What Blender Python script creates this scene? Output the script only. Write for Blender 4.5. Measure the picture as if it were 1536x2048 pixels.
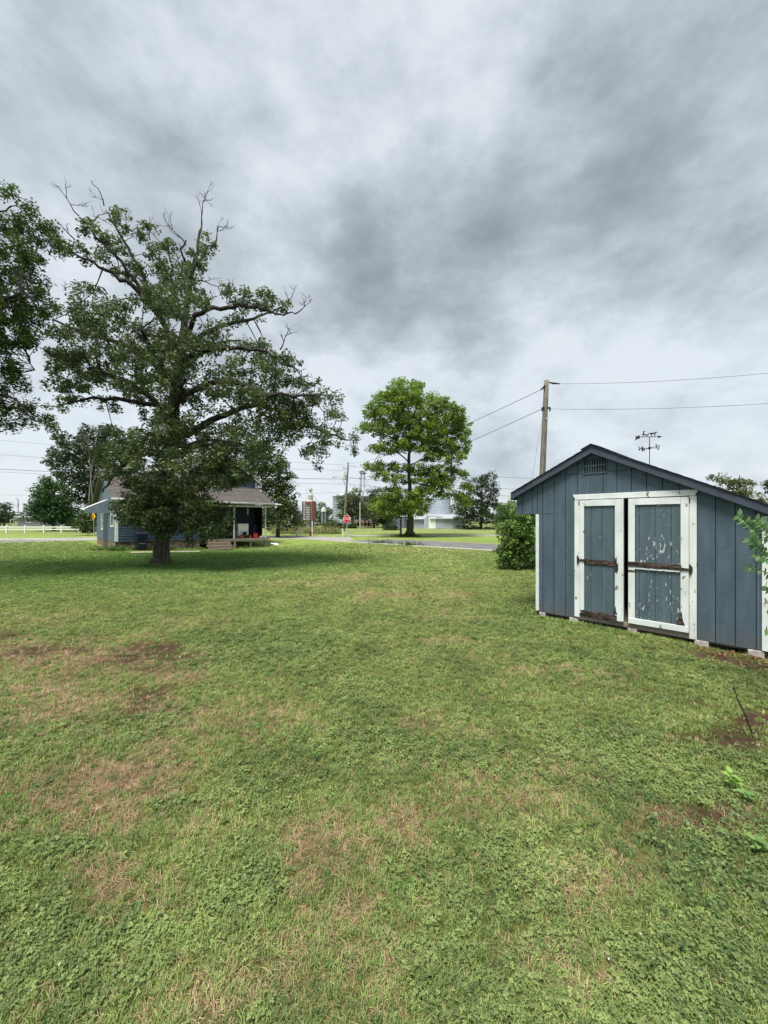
import bpy, math, random
import numpy as np
from mathutils import Vector, Matrix
random.seed(7); RNG = np.random.default_rng(7)
R = math.radians
for o in list(bpy.data.objects): bpy.data.objects.remove(o)
S = bpy.context.scene
COL = S.collection
H = 1.80                                    # eye height of the photographer, metres

# ------------------------------------------------------------------ camera, world, sun, exposure
cd = bpy.data.cameras.new('camera'); cam = bpy.data.objects.new('camera', cd); COL.objects.link(cam)
cam.location = (0, 0, H); cam.rotation_euler = (R(90), 0, 0)
cd.sensor_fit = 'HORIZONTAL'; cd.sensor_width = 36; cd.lens = 18.0; cd.shift_y = 16/1536
cd.clip_start = 0.05; cd.clip_end = 3000
S.camera = cam
S.render.resolution_x = 768; S.render.resolution_y = 1024
S.view_settings.view_transform = 'Standard'; S.view_settings.look = 'None'
S.view_settings.gamma = 1.0; S.view_settings.use_curve_mapping = False
EXPO = 2.0
S.view_settings.exposure = EXPO
SUN_DIR = Vector((-0.22, -0.42, 1.05)).normalized()     # towards the sun
sd = bpy.data.lights.new('sun', 'SUN'); sd.energy = 1.5; sd.angle = R(22); sd.color = (1.0, 0.95, 0.87)
sun = bpy.data.objects.new('sun', sd); COL.objects.link(sun)
sun.rotation_euler = SUN_DIR.to_track_quat('Z', 'Y').to_euler()

def ray(px, py):
    return Vector((px-768, 768, 1040-py)).normalized()

W = bpy.data.worlds.new('World'); S.world = W; W.use_nodes = True
def build_world():
    nt = W.node_tree; N = nt.nodes; L = nt.links; N.clear()
    out = N.new('ShaderNodeOutputWorld'); bg = N.new('ShaderNodeBackground'); bg.inputs['Strength'].default_value = 0.1
    L.new(bg.outputs[0], out.inputs[0])
    sky = N.new('ShaderNodeTexSky'); sky.sky_type = 'NISHITA'; sky.sun_disc = False
    sky.sun_elevation = math.asin(SUN_DIR.z); sky.sun_rotation = math.atan2(SUN_DIR.x, SUN_DIR.y)
    tc = N.new('ShaderNodeTexCoord')
    def vm(op, a, b=None):
        n = N.new('ShaderNodeVectorMath'); n.operation = op
        for i, v in enumerate((a, b)):
            if v is None: continue
            if isinstance(v, (tuple, Vector)): n.inputs[i].default_value = tuple(v)
            else: L.new(v, n.inputs[i])
        return n
    def mt(op, a, b=0.0, c=0.0, clamp=False):
        n = N.new('ShaderNodeMath'); n.operation = op; n.use_clamp = clamp
        for i, v in enumerate((a, b, c)):
            if isinstance(v, (int, float)): n.inputs[i].default_value = v
            else: L.new(v, n.inputs[i])
        return n.outputs[0]
    d = vm('NORMALIZE', tc.outputs['Generated']).outputs[0]
    sep = N.new('ShaderNodeSeparateXYZ'); L.new(d, sep.inputs[0])
    zz = mt('ADD', mt('MAXIMUM', sep.outputs[2], 0.0), 0.55)
    cx = mt('DIVIDE', sep.outputs[0], zz); cy = mt('DIVIDE', sep.outputs[1], zz)
    comb = N.new('ShaderNodeCombineXYZ'); L.new(cx, comb.inputs[0]); L.new(cy, comb.inputs[1])
    def noise(scale, det, rough, dist, off):
        st = vm('MULTIPLY', d, (1.0, 1.0, 1.7)); ad = vm('ADD', st.outputs[0], off)
        n = N.new('ShaderNodeTexNoise'); n.inputs['Scale'].default_value = scale
        n.inputs['Detail'].default_value = det; n.inputs['Roughness'].default_value = rough
        n.inputs['Distortion'].default_value = dist
        L.new(ad.outputs[0], n.inputs['Vector']); return n
    n1 = noise(2.3, 8, 0.54, 0.0, (3.1, 1.7, 0)); n2 = noise(5.6, 9, 0.60, 0.0, (7.3, 4.1, 2.0))
    warp = noise(2.8, 6, 0.5, 0, (1.3, 9.2, 0))
    wv = vm('SUBTRACT', warp.outputs['Color'], (0.5, 0.5, 0.5))
    ws = vm('SCALE', wv.outputs[0]); ws.inputs['Scale'].default_value = 0.5
    dw = vm('NORMALIZE', vm('ADD', d, ws.outputs[0]).outputs[0]).outputs[0]
    v = mt('MULTIPLY_ADD', mt('SUBTRACT', n1.outputs['Fac'], 0.5), 1.12, 0.805)
    v = mt('MULTIPLY_ADD', mt('SUBTRACT', n2.outputs['Fac'], 0.5), 1.25, v)
    # the banks of cloud overhead: direction, angular radius (deg), lighter or darker
    banks = [((1400, 150), 16, -.30), ((1180, 40), 9, -.08), ((1250, 330), 14, -.30), ((120, 340), 14, -.32), ((560, 410), 15, -.30),
             ((830, 590), 11, -.62), ((640, 520), 9, -.28), ((980, 480), 8, -.16), ((260, 120), 15, .06), ((480, 230), 9, .06),
             ((700, 720), 9, .30), ((380, 600), 12, .12), ((1050, 660), 10, .14), ((1400, 640), 13, .06), ((960, 700), 5, -.22),
             ((1340, 800), 14, .12), ((200, 900), 16, .18), ((1450, 860), 7, -.14), ((640, 980), 12, .14), ((20, 80), 12, -.12)]
    for (px, py), rad, w in banks:
        dt = vm('DOT_PRODUCT', dw, ray(px, py)).outputs['Value']
        mr = N.new('ShaderNodeMapRange'); mr.interpolation_type = 'SMOOTHSTEP'
        L.new(dt, mr.inputs['Value']); mr.inputs['From Min'].default_value = math.cos(R(rad*1.45)); mr.inputs['From Max'].default_value = 1.0
        mr.inputs['To Min'].default_value = 0; mr.inputs['To Max'].default_value = w*(.60 if w < 0 else .8)
        v = mt('ADD', v, mr.outputs[0])
    cr = N.new('ShaderNodeValToRGB'); L.new(v, cr.inputs[0])
    cr.color_ramp.interpolation = 'B_SPLINE'
    k = SKYK
    el = cr.color_ramp.elements
    el[0].position = 0.0; el[0].color = (0.235*k, 0.275*k, 0.305*k, 1)
    el[1].position = 1.0; el[1].color = (0.80*k, 0.86*k, 0.90*k, 1)
    e = el.new(0.40); e.color = (0.40*k, 0.455*k, 0.49*k, 1)
    e = el.new(0.72); e.color = (0.60*k, 0.66*k, 0.71*k, 1)
    mul = vm('SCALE', cr.outputs['Color']); mul.inputs['Scale'].default_value = 10.0
    mx = N.new('ShaderNodeMix'); mx.data_type = 'RGBA'; mx.inputs['Factor'].default_value = 0.96
    L.new(sky.outputs[0], mx.inputs['A']); L.new(mul.outputs[0], mx.inputs['B'])
    L.new(mx.outputs['Result'], bg.inputs['Color'])
SKYK = 1.0/2**EXPO
build_world()

# ------------------------------------------------------------------ helpers
def gz(x, y):
    """height of the lawn"""
    d2 = ((x+9.5)**2 + (y-27.5)**2)/(5.0**2)
    return -0.30*np.exp(-d2)
def P(px, py, Y): return Vector(((px-768)/768*Y, Y, H+(1040-py)/768*Y))
def G(px, py):
    Y = 768*H/(py-1040.0); return Vector(((px-768)/768*Y, Y, 0))

def tag(o, label=None, cat=None, group=None, kind=None):
    if label: o['label'] = label
    if cat: o['category'] = cat
    if group: o['group'] = group
    if kind: o['kind'] = kind
    return o
def empty(name, loc, rz=0.0, label=None, cat=None, group=None):
    o = bpy.data.objects.new(name, None); COL.objects.link(o); o.location = loc; o.rotation_euler = (0, 0, rz)
    o.empty_display_size = 0.2
    return tag(o, label, cat, group)
def copy_tree(o, parent=None):
    c = o.copy(); COL.objects.link(c)
    if parent: c.parent = parent
    for ch in list(o.children): copy_tree(ch, c)
    return c

class MB:
    def __init__(s, M=None): s.v = []; s.f = []; s.M = M; s.smooth = False; s.mi = []; s.cur = 0
    def add(s, vs, fs):
        b = len(s.v)
        if s.M is not None: vs = [s.M @ Vector(v) for v in vs]
        s.v.extend([tuple(v) for v in vs]); s.f.extend([tuple(b+i for i in f) for f in fs]); s.mi.extend([s.cur]*len(fs)); return s
    def box(s, x0, x1, y0, y1, z0, z1, rot=None, bev=0):
        vs = [(x, y, z) for z in (z0, z1) for y in (y0, y1) for x in (x0, x1)]
        if rot is not None:
            c = Vector(((x0+x1)/2, (y0+y1)/2, (z0+z1)/2)); vs = [c + rot @ (Vector(v)-c) for v in vs]
        return s.add(vs, [(0,2,3,1), (4,5,7,6), (0,1,5,4), (2,6,7,3), (0,4,6,2), (1,3,7,5)])
    def prism(s, poly, y0, y1):
        """poly in local x,z ; extruded along y"""
        n = len(poly); vs = [(x, y0, z) for x, z in poly]+[(x, y1, z) for x, z in poly]
        fs = [tuple(range(n)), tuple(range(2*n-1, n-1, -1))]+[(i, n+i, n+(i+1) % n, (i+1) % n) for i in range(n)]
        return s.add(vs, fs)
    def sheet(s, poly, z0, z1):
        n = len(poly); vs = [(p[0], p[1], z0) for p in poly]+[(p[0], p[1], z1) for p in poly]
        fs = [tuple(range(n-1, -1, -1)), tuple(range(n, 2*n))]+[(i, (i+1) % n, n+(i+1) % n, n+i) for i in range(n)]
        return s.add(vs, fs)
    def tube(s, pts, rad, n=6, cap=True):
        pts = [Vector(p) for p in pts]
        if isinstance(rad, (int, float)): rad = [rad]*len(pts)
        vs = []; ref = None
        for i, p in enumerate(pts):
            t = (pts[min(i+1, len(pts)-1)]-pts[max(i-1, 0)])
            if t.length < 1e-9: t = Vector((0, 0, 1))
            t.normalize()
            if ref is None: ref = Vector((1, 0, 0)) if abs(t.x) < .8 else Vector((0, 1, 0))
            a = (ref-t*ref.dot(t)).normalized(); b = t.cross(a); ref = a
            for k in range(n):
                an = 2*math.pi*k/n; vs.append(p+(a*math.cos(an)+b*math.sin(an))*rad[i])
        fs = []
        for i in range(len(pts)-1):
            for k in range(n):
                fs.append((i*n+k, i*n+(k+1) % n, (i+1)*n+(k+1) % n, (i+1)*n+k))
        if cap: fs.append(tuple(range(n-1, -1, -1))); fs.append(tuple(range((len(pts)-1)*n, len(pts)*n)))
        return s.add(vs, fs)
    def lathe(s, c, prof, n=16):
        """prof: (r,z) list around vertical axis at c"""
        vs = []
        for r, z in prof:
            for k in range(n):
                an = 2*math.pi*k/n; vs.append((c[0]+r*math.cos(an), c[1]+r*math.sin(an), c[2]+z))
        fs = []
        for i in range(len(prof)-1):
            for k in range(n): fs.append((i*n+k, i*n+(k+1) % n, (i+1)*n+(k+1) % n, (i+1)*n+k))
        fs.append(tuple(range(n-1, -1, -1))); fs.append(tuple(range((len(prof)-1)*n, len(prof)*n)))
        return s.add(vs, fs)
    def build(s, name, m, parent=None, smooth=False, bevel=0, kind=None, label=None):
        me = bpy.data.meshes.new(name); me.from_pydata(s.v, [], s.f)
        ms = m if isinstance(m, (list, tuple)) else [m]
        for q in ms: me.materials.append(q)
        if len(ms) > 1: me.polygons.foreach_set('material_index', s.mi)
        if smooth: me.polygons.foreach_set('use_smooth', [True]*len(me.polygons))
        me.update()
        o = bpy.data.objects.new(name, me); COL.objects.link(o)
        if parent: o.parent = parent
        if bevel:
            b = o.modifiers.new('b', 'BEVEL'); b.width = bevel; b.segments = 1; b.limit_method = 'ANGLE'
        if kind: o['kind'] = kind
        if label: o['label'] = label
        return o

def mesh_np(name, V, F, m, parent=None, attr=None, cols=None, smooth=False):
    """V (n,3) F (m,k) arrays of one face size"""
    me = bpy.data.meshes.new(name); k = F.shape[1]
    me.vertices.add(len(V)); me.vertices.foreach_set('co', V.astype(np.float32).ravel())
    me.loops.add(F.size); me.loops.foreach_set('vertex_index', F.astype(np.int32).ravel())
    me.polygons.add(len(F)); me.polygons.foreach_set('loop_start', np.arange(0, F.size, k, dtype=np.int32))
    me.polygons.foreach_set('loop_total', np.full(len(F), k, dtype=np.int32))
    if smooth: me.polygons.foreach_set('use_smooth', np.ones(len(F), dtype=bool))
    me.materials.append(m); me.update(calc_edges=True)
    if attr is not None:
        a = me.attributes.new('tint', 'FLOAT', 'POINT'); a.data.foreach_set('value', attr.astype(np.float32))
    if cols is not None:
        a = me.color_attributes.new('col', 'FLOAT_COLOR', 'POINT'); a.data.foreach_set('color', cols.astype(np.float32).ravel())
    o = bpy.data.objects.new(name, me); COL.objects.link(o)
    if parent: o.parent = parent
    return o

# ------------------------------------------------------------------ materials
def newmat(name):
    m = bpy.data.materials.new(name); m.use_nodes = True
    return m, m.node_tree.nodes, m.node_tree.links, m.node_tree.nodes['Principled BSDF']
def mat(name, c1, c2=None, scale=8.0, rough=0.75, bump=0.0, bscale=None, metal=0.0, stretch=(1, 1, 1), contrast=(.35, .65), detail=5):
    m, N, L, b = newmat(name)
    b.inputs['Roughness'].default_value = rough; b.inputs['Metallic'].default_value = metal
    b.inputs['Specular IOR Level'].default_value = 0.3
    if c2 is None: c2 = tuple(x*0.82 for x in c1)
    tc = N.new('ShaderNodeTexCoord'); mp = N.new('ShaderNodeMapping'); L.new(tc.outputs['Object'], mp.inputs[0])
    mp.inputs['Scale'].default_value = stretch
    n = N.new('ShaderNodeTexNoise'); n.inputs['Scale'].default_value = scale; n.inputs['Detail'].default_value = detail
    L.new(mp.outputs[0], n.inputs['Vector'])
    r = N.new('ShaderNodeValToRGB'); L.new(n.outputs['Fac'], r.inputs[0])
    r.color_ramp.elements[0].position = contrast[0]; r.color_ramp.elements[1].position = contrast[1]
    r.color_ramp.elements[0].color = (*c2, 1); r.color_ramp.elements[1].color = (*c1, 1)
    L.new(r.outputs[0], b.inputs['Base Color'])
    if bump:
        n2 = N.new('ShaderNodeTexNoise'); n2.inputs['Scale'].default_value = bscale or scale*4; n2.inputs['Detail'].default_value = 4
        L.new(mp.outputs[0], n2.inputs['Vector'])
        bp = N.new('ShaderNodeBump'); bp.inputs['Strength'].default_value = bump; bp.inputs['Distance'].default_value = 0.02
        L.new(n2.outputs['Fac'], bp.inputs['Height']); L.new(bp.outputs[0], b.inputs['Normal'])
    return m
def leafmat(name, a, b_, c=None, trans=0.35, rough=0.55):
    """a dark, b_ light, c rare"""
    m, N, L, b = newmat(name)
    at = N.new('ShaderNodeAttribute'); at.attribute_name = 'tint'
    r = N.new('ShaderNodeValToRGB'); L.new(at.outputs['Fac'], r.inputs[0])
    r.color_ramp.elements[0].color = (*a, 1); r.color_ramp.elements[0].position = 0.1
    r.color_ramp.elements[1].color = (*b_, 1); r.color_ramp.elements[1].position = 0.8
    if c: e = r.color_ramp.elements.new(0.97); e.color = (*c, 1)
    L.new(r.outputs[0], b.inputs['Base Color']); b.inputs['Roughness'].default_value = rough
    b.inputs['Specular IOR Level'].default_value = 0.35
    t = N.new('ShaderNodeBsdfTranslucent'); L.new(r.outputs[0], t.inputs['Color'])
    mx = N.new('ShaderNodeMixShader'); mx.inputs[0].default_value = trans
    L.new(b.outputs[0], mx.inputs[1]); L.new(t.outputs[0], mx.inputs[2]); L.new(mx.outputs[0], N['Material Output'].inputs[0])
    return m
def grassmat(name, a, b_, trans=0.18, c=None):
    """tint from the random number of each tuft and a slow drift over the lawn"""
    m, N, L, b = newmat(name)
    oi = N.new('ShaderNodeObjectInfo'); ge = N.new('ShaderNodeNewGeometry')
    n = N.new('ShaderNodeTexNoise'); n.inputs['Scale'].default_value = 1.6; n.inputs['Detail'].default_value = 3
    lush = name == 'grass_blades'
    L.new(ge.outputs['Position'], n.inputs['Vector'])
    ad = N.new('ShaderNodeMath'); ad.operation = 'MULTIPLY_ADD'; L.new(oi.outputs['Random'], ad.inputs[0]); ad.inputs[1].default_value = 0.6
    sb = N.new('ShaderNodeMath'); sb.operation = 'MULTIPLY_ADD'; L.new(n.outputs['Fac'], sb.inputs[0]); sb.inputs[1].default_value = 1.2; sb.inputs[2].default_value = -0.42
    L.new(sb.outputs[0], ad.inputs[2])
    r = N.new('ShaderNodeValToRGB'); L.new(ad.outputs[0], r.inputs[0])
    r.color_ramp.elements[0].color = (*a, 1); r.color_ramp.elements[1].color = (*b_, 1); r.color_ramp.elements[1].position = 0.85
    if c: e = r.color_ramp.elements.new(0.97); e.color = (*c, 1)
    colo = r.outputs[0]
    if lush:     # the grass near the oak is a fresher green than the dry open lawn
        vd = N.new('ShaderNodeVectorMath'); vd.operation = 'DISTANCE'; L.new(ge.outputs['Position'], vd.inputs[0]); vd.inputs[1].default_value = (-9.5, 17.5, 0)
        mr = N.new('ShaderNodeMapRange'); mr.interpolation_type = 'SMOOTHSTEP'; L.new(vd.outputs['Value'], mr.inputs['Value']); mr.inputs['From Min'].default_value = 11; mr.inputs['From Max'].default_value = 4; mr.inputs['To Max'].default_value = .7
        mxx = N.new('ShaderNodeMix'); mxx.data_type = 'RGBA'; L.new(mr.outputs[0], mxx.inputs['Factor']); L.new(colo, mxx.inputs['A']); mxx.inputs['B'].default_value = (.10, .235, .04, 1); colo = mxx.outputs['Result']
    L.new(colo, b.inputs['Base Color']); b.inputs['Roughness'].default_value = 0.55; b.inputs['Specular IOR Level'].default_value = 0.3
    t = N.new('ShaderNodeBsdfTranslucent'); L.new(colo, t.inputs['Color'])
    mx = N.new('ShaderNodeMixShader'); mx.inputs[0].default_value = trans
    L.new(b.outputs[0], mx.inputs[1]); L.new(t.outputs[0], mx.inputs[2]); L.new(mx.outputs[0], N['Material Output'].inputs[0])
    return m

M = {}
M['white'] = mat('white_paint', (.67, .72, .72), (.55, .59, .59), scale=14, rough=.6, bump=.25, bscale=60)
M['whiteplain'] = mat('white_vinyl', (.80, .82, .80), (.70, .72, .70), rough=.45)
M['black'] = mat('black_iron', (.018, .018, .018), (.045, .028, .018), scale=30, rough=.6, bump=.3)
M['dark'] = mat('interior_shade', (.012, .012, .012), (.008, .008, .008), rough=.9)  # near black, stands in for the shade of interiors
M['rot'] = mat('rotten_wood', (.115, .080, .062), (.010, .009, .008), scale=18, rough=.9, bump=1.0, bscale=26, stretch=(.6, 1, 2.2), contrast=(.38, .66))
M['barewood'] = mat('weathered_wood', (.30, .26, .21), (.17, .145, .12), scale=10, rough=.85, bump=.5, stretch=(1, 1, 6))
M['concrete'] = mat('concrete', (.44, .43, .40), (.32, .31, .28), scale=6, rough=.9, bump=.4, bscale=60)
M['block'] = mat('block_concrete', (.50, .47, .44), (.33, .30, .27), scale=18, rough=.9, bump=.6, bscale=70)
M['asphalt'] = mat('asphalt', (.175, .172, .170), (.12, .118, .117), scale=.9, rough=.9, bump=.4, bscale=40)
M['gravel'] = mat('gravel', (.30, .25, .19), (.17, .14, .11), scale=5, rough=.95, bump=.6, bscale=30)
M['shingle'] = mat('asphalt_shingle', (.045, .048, .055), (.025, .027, .03), scale=30, rough=.95, bump=.6, bscale=180)
M['fascia'] = mat('slate_blue_fascia', (.052, .070, .095), (.042, .056, .078), scale=6, rough=.6, bump=.15)
M['groove'] = mat('groove_paint', (.030, .050, .070), (.022, .038, .054), scale=6, rough=.8)
M['bark'] = mat('oak_bark', (.115, .098, .080), (.026, .021, .017), scale=9, rough=.95, bump=1.0, bscale=14, stretch=(2.2, 2.2, .35), contrast=(.36, .62))
M['limb'] = mat('limb_bark', (.040, .034, .030), (.018, .015, .013), scale=9, rough=.95, bump=.6, stretch=(1, 1, 1))
M['palebark'] = mat('pale_bark', (.48, .45, .39), (.26, .24, .20), scale=7, rough=.9, bump=.4)
M['polewood'] = mat('pole_wood', (.23, .21, .185), (.11, .10, .09), scale=6, rough=.9, bump=.7, bscale=20, stretch=(3, 3, .25))
M['zinc'] = mat('galvanised_steel', (.43, .48, .54), (.33, .38, .44), scale=3, rough=.5, metal=.15)
M['zincpale'] = mat('pale_steel_roof', (.42, .46, .49), (.34, .37, .40), scale=3, rough=.5, metal=.1)
M['wire'] = mat('cable', (.03, .03, .035), rough=.6)
M['rust'] = mat('rusty_steel', (.20, .060, .042), (.12, .045, .038), scale=2, rough=.8)
M['housewall'] = mat('house_blue_siding', (.060, .100, .145), (.045, .078, .115), scale=3, rough=.6)
M['houseside'] = mat('house_side_blue', (.085, .125, .165), (.07, .105, .14), scale=3, rough=.6)
M['houseroof'] = mat('brown_shingle_roof', (.135, .122, .113), (.085, .077, .072), scale=7, rough=.95, bump=.5, bscale=12, stretch=(1, 3, 1))
M['gutter'] = mat('dull_gutter', (.48, .49, .46), (.36, .36, .33), scale=3, rough=.5)
M['bin'] = mat('navy_plastic', (.012, .016, .034), (.010, .013, .028), rough=.45)
M['glass'] = mat('window_glass', (.05, .065, .08), (.03, .04, .05), scale=.8, rough=.12)
M['brick'] = mat('rubble_stone', (.24, .19, .15), (.10, .075, .06), scale=4, rough=.95, bump=.8, bscale=9)
M['red'] = mat('red_plastic', (.55, .02, .015), (.45, .02, .015), rough=.4)
M['orange'] = mat('orange_plastic', (.75, .13, .02), rough=.5)
M['signred'] = mat('sign_red', (.55, .012, .02), rough=.4)
M['yellow'] = mat('sign_yellow', (.85, .42, .02), rough=.4)
M['awning'] = mat('awning_grey', (.26, .32, .37), (.20, .25, .30), scale=2, rough=.5)
M['tan'] = mat('tan_wall', (.45, .34, .25), rough=.8)
M['greywall'] = mat('grey_siding', (.20, .21, .22), (.16, .17, .18), rough=.7)
M['slate'] = mat('slate_grey_roof', (.10, .12, .14), (.07, .085, .10), rough=.9)
M['stem'] = mat('green_stem', (.09, .12, .05), rough=.6)
M['deadstalk'] = mat('dead_stalk', (.075, .04, .03), (.04, .02, .016), rough=.9)
M['palegreen'] = mat('pale_green_gutter', (.50, .58, .52), rough=.5)

def siding_mat(name, c1, c2, flakes=0.0, seed=0.0):
    m, N, L, b = newmat(name); b.inputs['Roughness'].default_value = .62; b.inputs['Specular IOR Level'].default_value = .25
    tc = N.new('ShaderNodeTexCoord'); 
    def ns(scale, st, det=5, off=(0, 0, 0)):
        mp = N.new('ShaderNodeMapping'); mp.inputs['Scale'].default_value = st; mp.inputs['Location'].default_value = off
        L.new(tc.outputs['Object'], mp.inputs[0]); n = N.new('ShaderNodeTexNoise'); n.inputs['Scale'].default_value = scale
        n.inputs['Detail'].default_value = det; L.new(mp.outputs[0], n.inputs['Vector']); return n.outputs['Fac']
    grain = ns(30, (.35, .35, 4.5), 4); streak = ns(3, (3, 3, .5), 4); fine = ns(160, (1, 1, 1), 2)
    r = N.new('ShaderNodeValToRGB'); L.new(streak, r.inputs[0]); r.color_ramp.elements[0].position = .3; r.color_ramp.elements[1].position = .7
    r.color_ramp.elements[0].color = (*[q*.88 for q in c2], 1); r.color_ramp.elements[1].color = (*[q*1.06 for q in c1], 1)
    mg = N.new('ShaderNodeMix'); mg.data_type = 'RGBA'; mg.blend_type = 'MULTIPLY'; mg.inputs['Factor'].default_value = 1
    rg = N.new('ShaderNodeMapRange'); L.new(grain, rg.inputs[0]); rg.inputs[1].default_value = .3; rg.inputs[2].default_value = .7; rg.inputs[3].default_value = .80; rg.inputs[4].default_value = 1.12
    L.new(r.outputs[0], mg.inputs['A']); L.new(rg.outputs[0], mg.inputs['B'])
    colr = mg.outputs['Result']
    if not flakes:      # mud splashed up on the lowest hand's breadth of the boards
        sz = N.new('ShaderNodeSeparateXYZ'); L.new(tc.outputs['Object'], sz.inputs[0]); q = N.new('ShaderNodeMath'); q.operation = 'MULTIPLY_ADD'; L.new(ns(9, (1, 1, .6), 5), q.inputs[0]); q.inputs[1].default_value = -.55; L.new(sz.outputs[2], q.inputs[2])
        ms = N.new('ShaderNodeMapRange'); L.new(q.outputs[0], ms.inputs[0]); ms.inputs[1].default_value = .10; ms.inputs[2].default_value = -.20; ms.inputs[4].default_value = .55
        mm = N.new('ShaderNodeMix'); mm.data_type = 'RGBA'; L.new(ms.outputs[0], mm.inputs['Factor']); L.new(colr, mm.inputs['A']); mm.inputs['B'].default_value = (.10, .095, .08, 1); colr = mm.outputs['Result']
    if flakes:
        f1 = ns(24, (1.5, 1, .42), 5, (seed, seed, seed)); f2 = ns(2.3, (1.6, 1, .75), 2, (seed*2, 0, seed)); 
        a = N.new('ShaderNodeMath'); a.operation = 'MULTIPLY_ADD'; L.new(f2, a.inputs[0]); a.inputs[1].default_value = .42; L.new(f1, a.inputs[2])
        th = N.new('ShaderNodeMapRange'); L.new(a.outputs[0], th.inputs[0]); th.inputs[1].default_value = flakes; th.inputs[2].default_value = flakes+.012
        fc = N.new('ShaderNodeMix'); fc.data_type = 'RGBA'; L.new(ns(40, (1, 1, .5), 3), fc.inputs['Factor'])
        fc.inputs['A'].default_value = (.50, .55, .56, 1); fc.inputs['B'].default_value = (.33, .31, .27, 1)
        mx = N.new('ShaderNodeMix'); mx.data_type = 'RGBA'; L.new(th.outputs[0], mx.inputs['Factor'])
        L.new(colr, mx.inputs['A']); L.new(fc.outputs['Result'], mx.inputs['B']); colr = mx.outputs['Result']
    L.new(colr, b.inputs['Base Color'])
    ad = N.new('ShaderNodeMath'); ad.operation = 'MULTIPLY_ADD'; L.new(fine, ad.inputs[0]); ad.inputs[1].default_value = .4; L.new(grain, ad.inputs[2])
    bp = N.new('ShaderNodeBump'); bp.inputs['Strength'].default_value = .45; bp.inputs['Distance'].default_value = .006
    L.new(ad.outputs[0], bp.inputs['Height']); L.new(bp.outputs[0], b.inputs['Normal'])
    return m
M['siding'] = siding_mat('blue_wood_siding', (.080, .119, .152), (.065, .098, .126))
M['doorA'] = siding_mat('blue_door_panel', (.086, .128, .153), (.070, .106, .130), flakes=.93, seed=3.0)
M['doorB'] = siding_mat('blue_door_panel_peeling', (.090, .130, .153), (.072, .108, .130), flakes=.84, seed=8.0)

def chipped_white():
    m, N, L, b = newmat('chipped_white_paint'); b.inputs['Roughness'].default_value = .6
    tc = N.new('ShaderNodeTexCoord')
    def ns(scale, st, det):
        mp = N.new('ShaderNodeMapping'); mp.inputs['Scale'].default_value = st; L.new(tc.outputs['Object'], mp.inputs[0])
        n = N.new('ShaderNodeTexNoise'); n.inputs['Scale'].default_value = scale; n.inputs['Detail'].default_value = det; L.new(mp.outputs[0], n.inputs['Vector']); return n.outputs['Fac']
    chips = ns(13, (1.3, 1, .6), 5); dirt = ns(3, (1, 1, .6), 5)
    r = N.new('ShaderNodeValToRGB'); L.new(dirt, r.inputs[0]); r.color_ramp.elements[0].position = .3; r.color_ramp.elements[1].position = .6
    r.color_ramp.elements[0].color = (.53, .58, .575, 1); r.color_ramp.elements[1].color = (.68, .725, .725, 1)
    th = N.new('ShaderNodeMapRange'); L.new(chips, th.inputs[0]); th.inputs[1].default_value = .66; th.inputs[2].default_value = .675
    mx = N.new('ShaderNodeMix'); mx.data_type = 'RGBA'; L.new(th.outputs[0], mx.inputs['Factor']); L.new(r.outputs[0], mx.inputs['A'])
    mx.inputs['B'].default_value = (.22, .19, .15, 1); L.new(mx.outputs['Result'], b.inputs['Base Color'])
    bp = N.new('ShaderNodeBump'); bp.inputs['Strength'].default_value = .4; bp.inputs['Distance'].default_value = .004
    L.new(chips, bp.inputs['Height']); L.new(bp.outputs[0], b.inputs['Normal'])
    return m
M['chipwhite'] = chipped_white()

# ------------------------------------------------------------------ lawn patches (world fields)
def vnoise(x, y, seed=0):
    xi = np.floor(x).astype(np.int64); yi = np.floor(y).astype(np.int64); fx = x-xi; fy = y-yi
    fx = fx*fx*(3-2*fx); fy = fy*fy*(3-2*fy)
    def h(a, b):
        n = (a*374761393+b*668265263+seed*1442695041) & 0x7fffffff
        n = ((n ^ (n >> 13))*1274126177) & 0x7fffffff
        return ((n ^ (n >> 16)) & 0xffff)/65535.0
    return (h(xi, yi)*(1-fx)+h(xi+1, yi)*fx)*(1-fy)+(h(xi, yi+1)*(1-fx)+h(xi+1, yi+1)*fx)*fy
def fbm(x, y, seed=0, o=4):
    s = 0; a = .5; t = 0
    for i in range(o): s = s+a*vnoise(x*2**i, y*2**i, seed+i*17); t += a; a *= .5
    return s/t
def spots(x, y, lst, warp=.35):
    """soft patches on the ground: centre and half size measured on the ground in metres"""
    wx = x+(fbm(x*1.1, y*1.1, 31)-.5)*2*warp*np.clip(y*.25, .3, 3); wy = y+(fbm(x*1.1+9, y*1.1, 57)-.5)*2*warp*np.clip(y*.25, .3, 3)
    r = np.zeros_like(x)
    for cx, cy, rx, ry, w in lst:
        c = G(cx, cy); e = G(cx+rx, cy); n = G(cx, cy+ry)
        ax = max(abs(e.x-c.x), .1); ay = max(abs(n.y-c.y), .1)
        d = ((wx-c.x)/ax)**2+((wy-c.y)/ay)**2
        r = np.maximum(r, w*np.exp(-d*.9))
    return r
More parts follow.
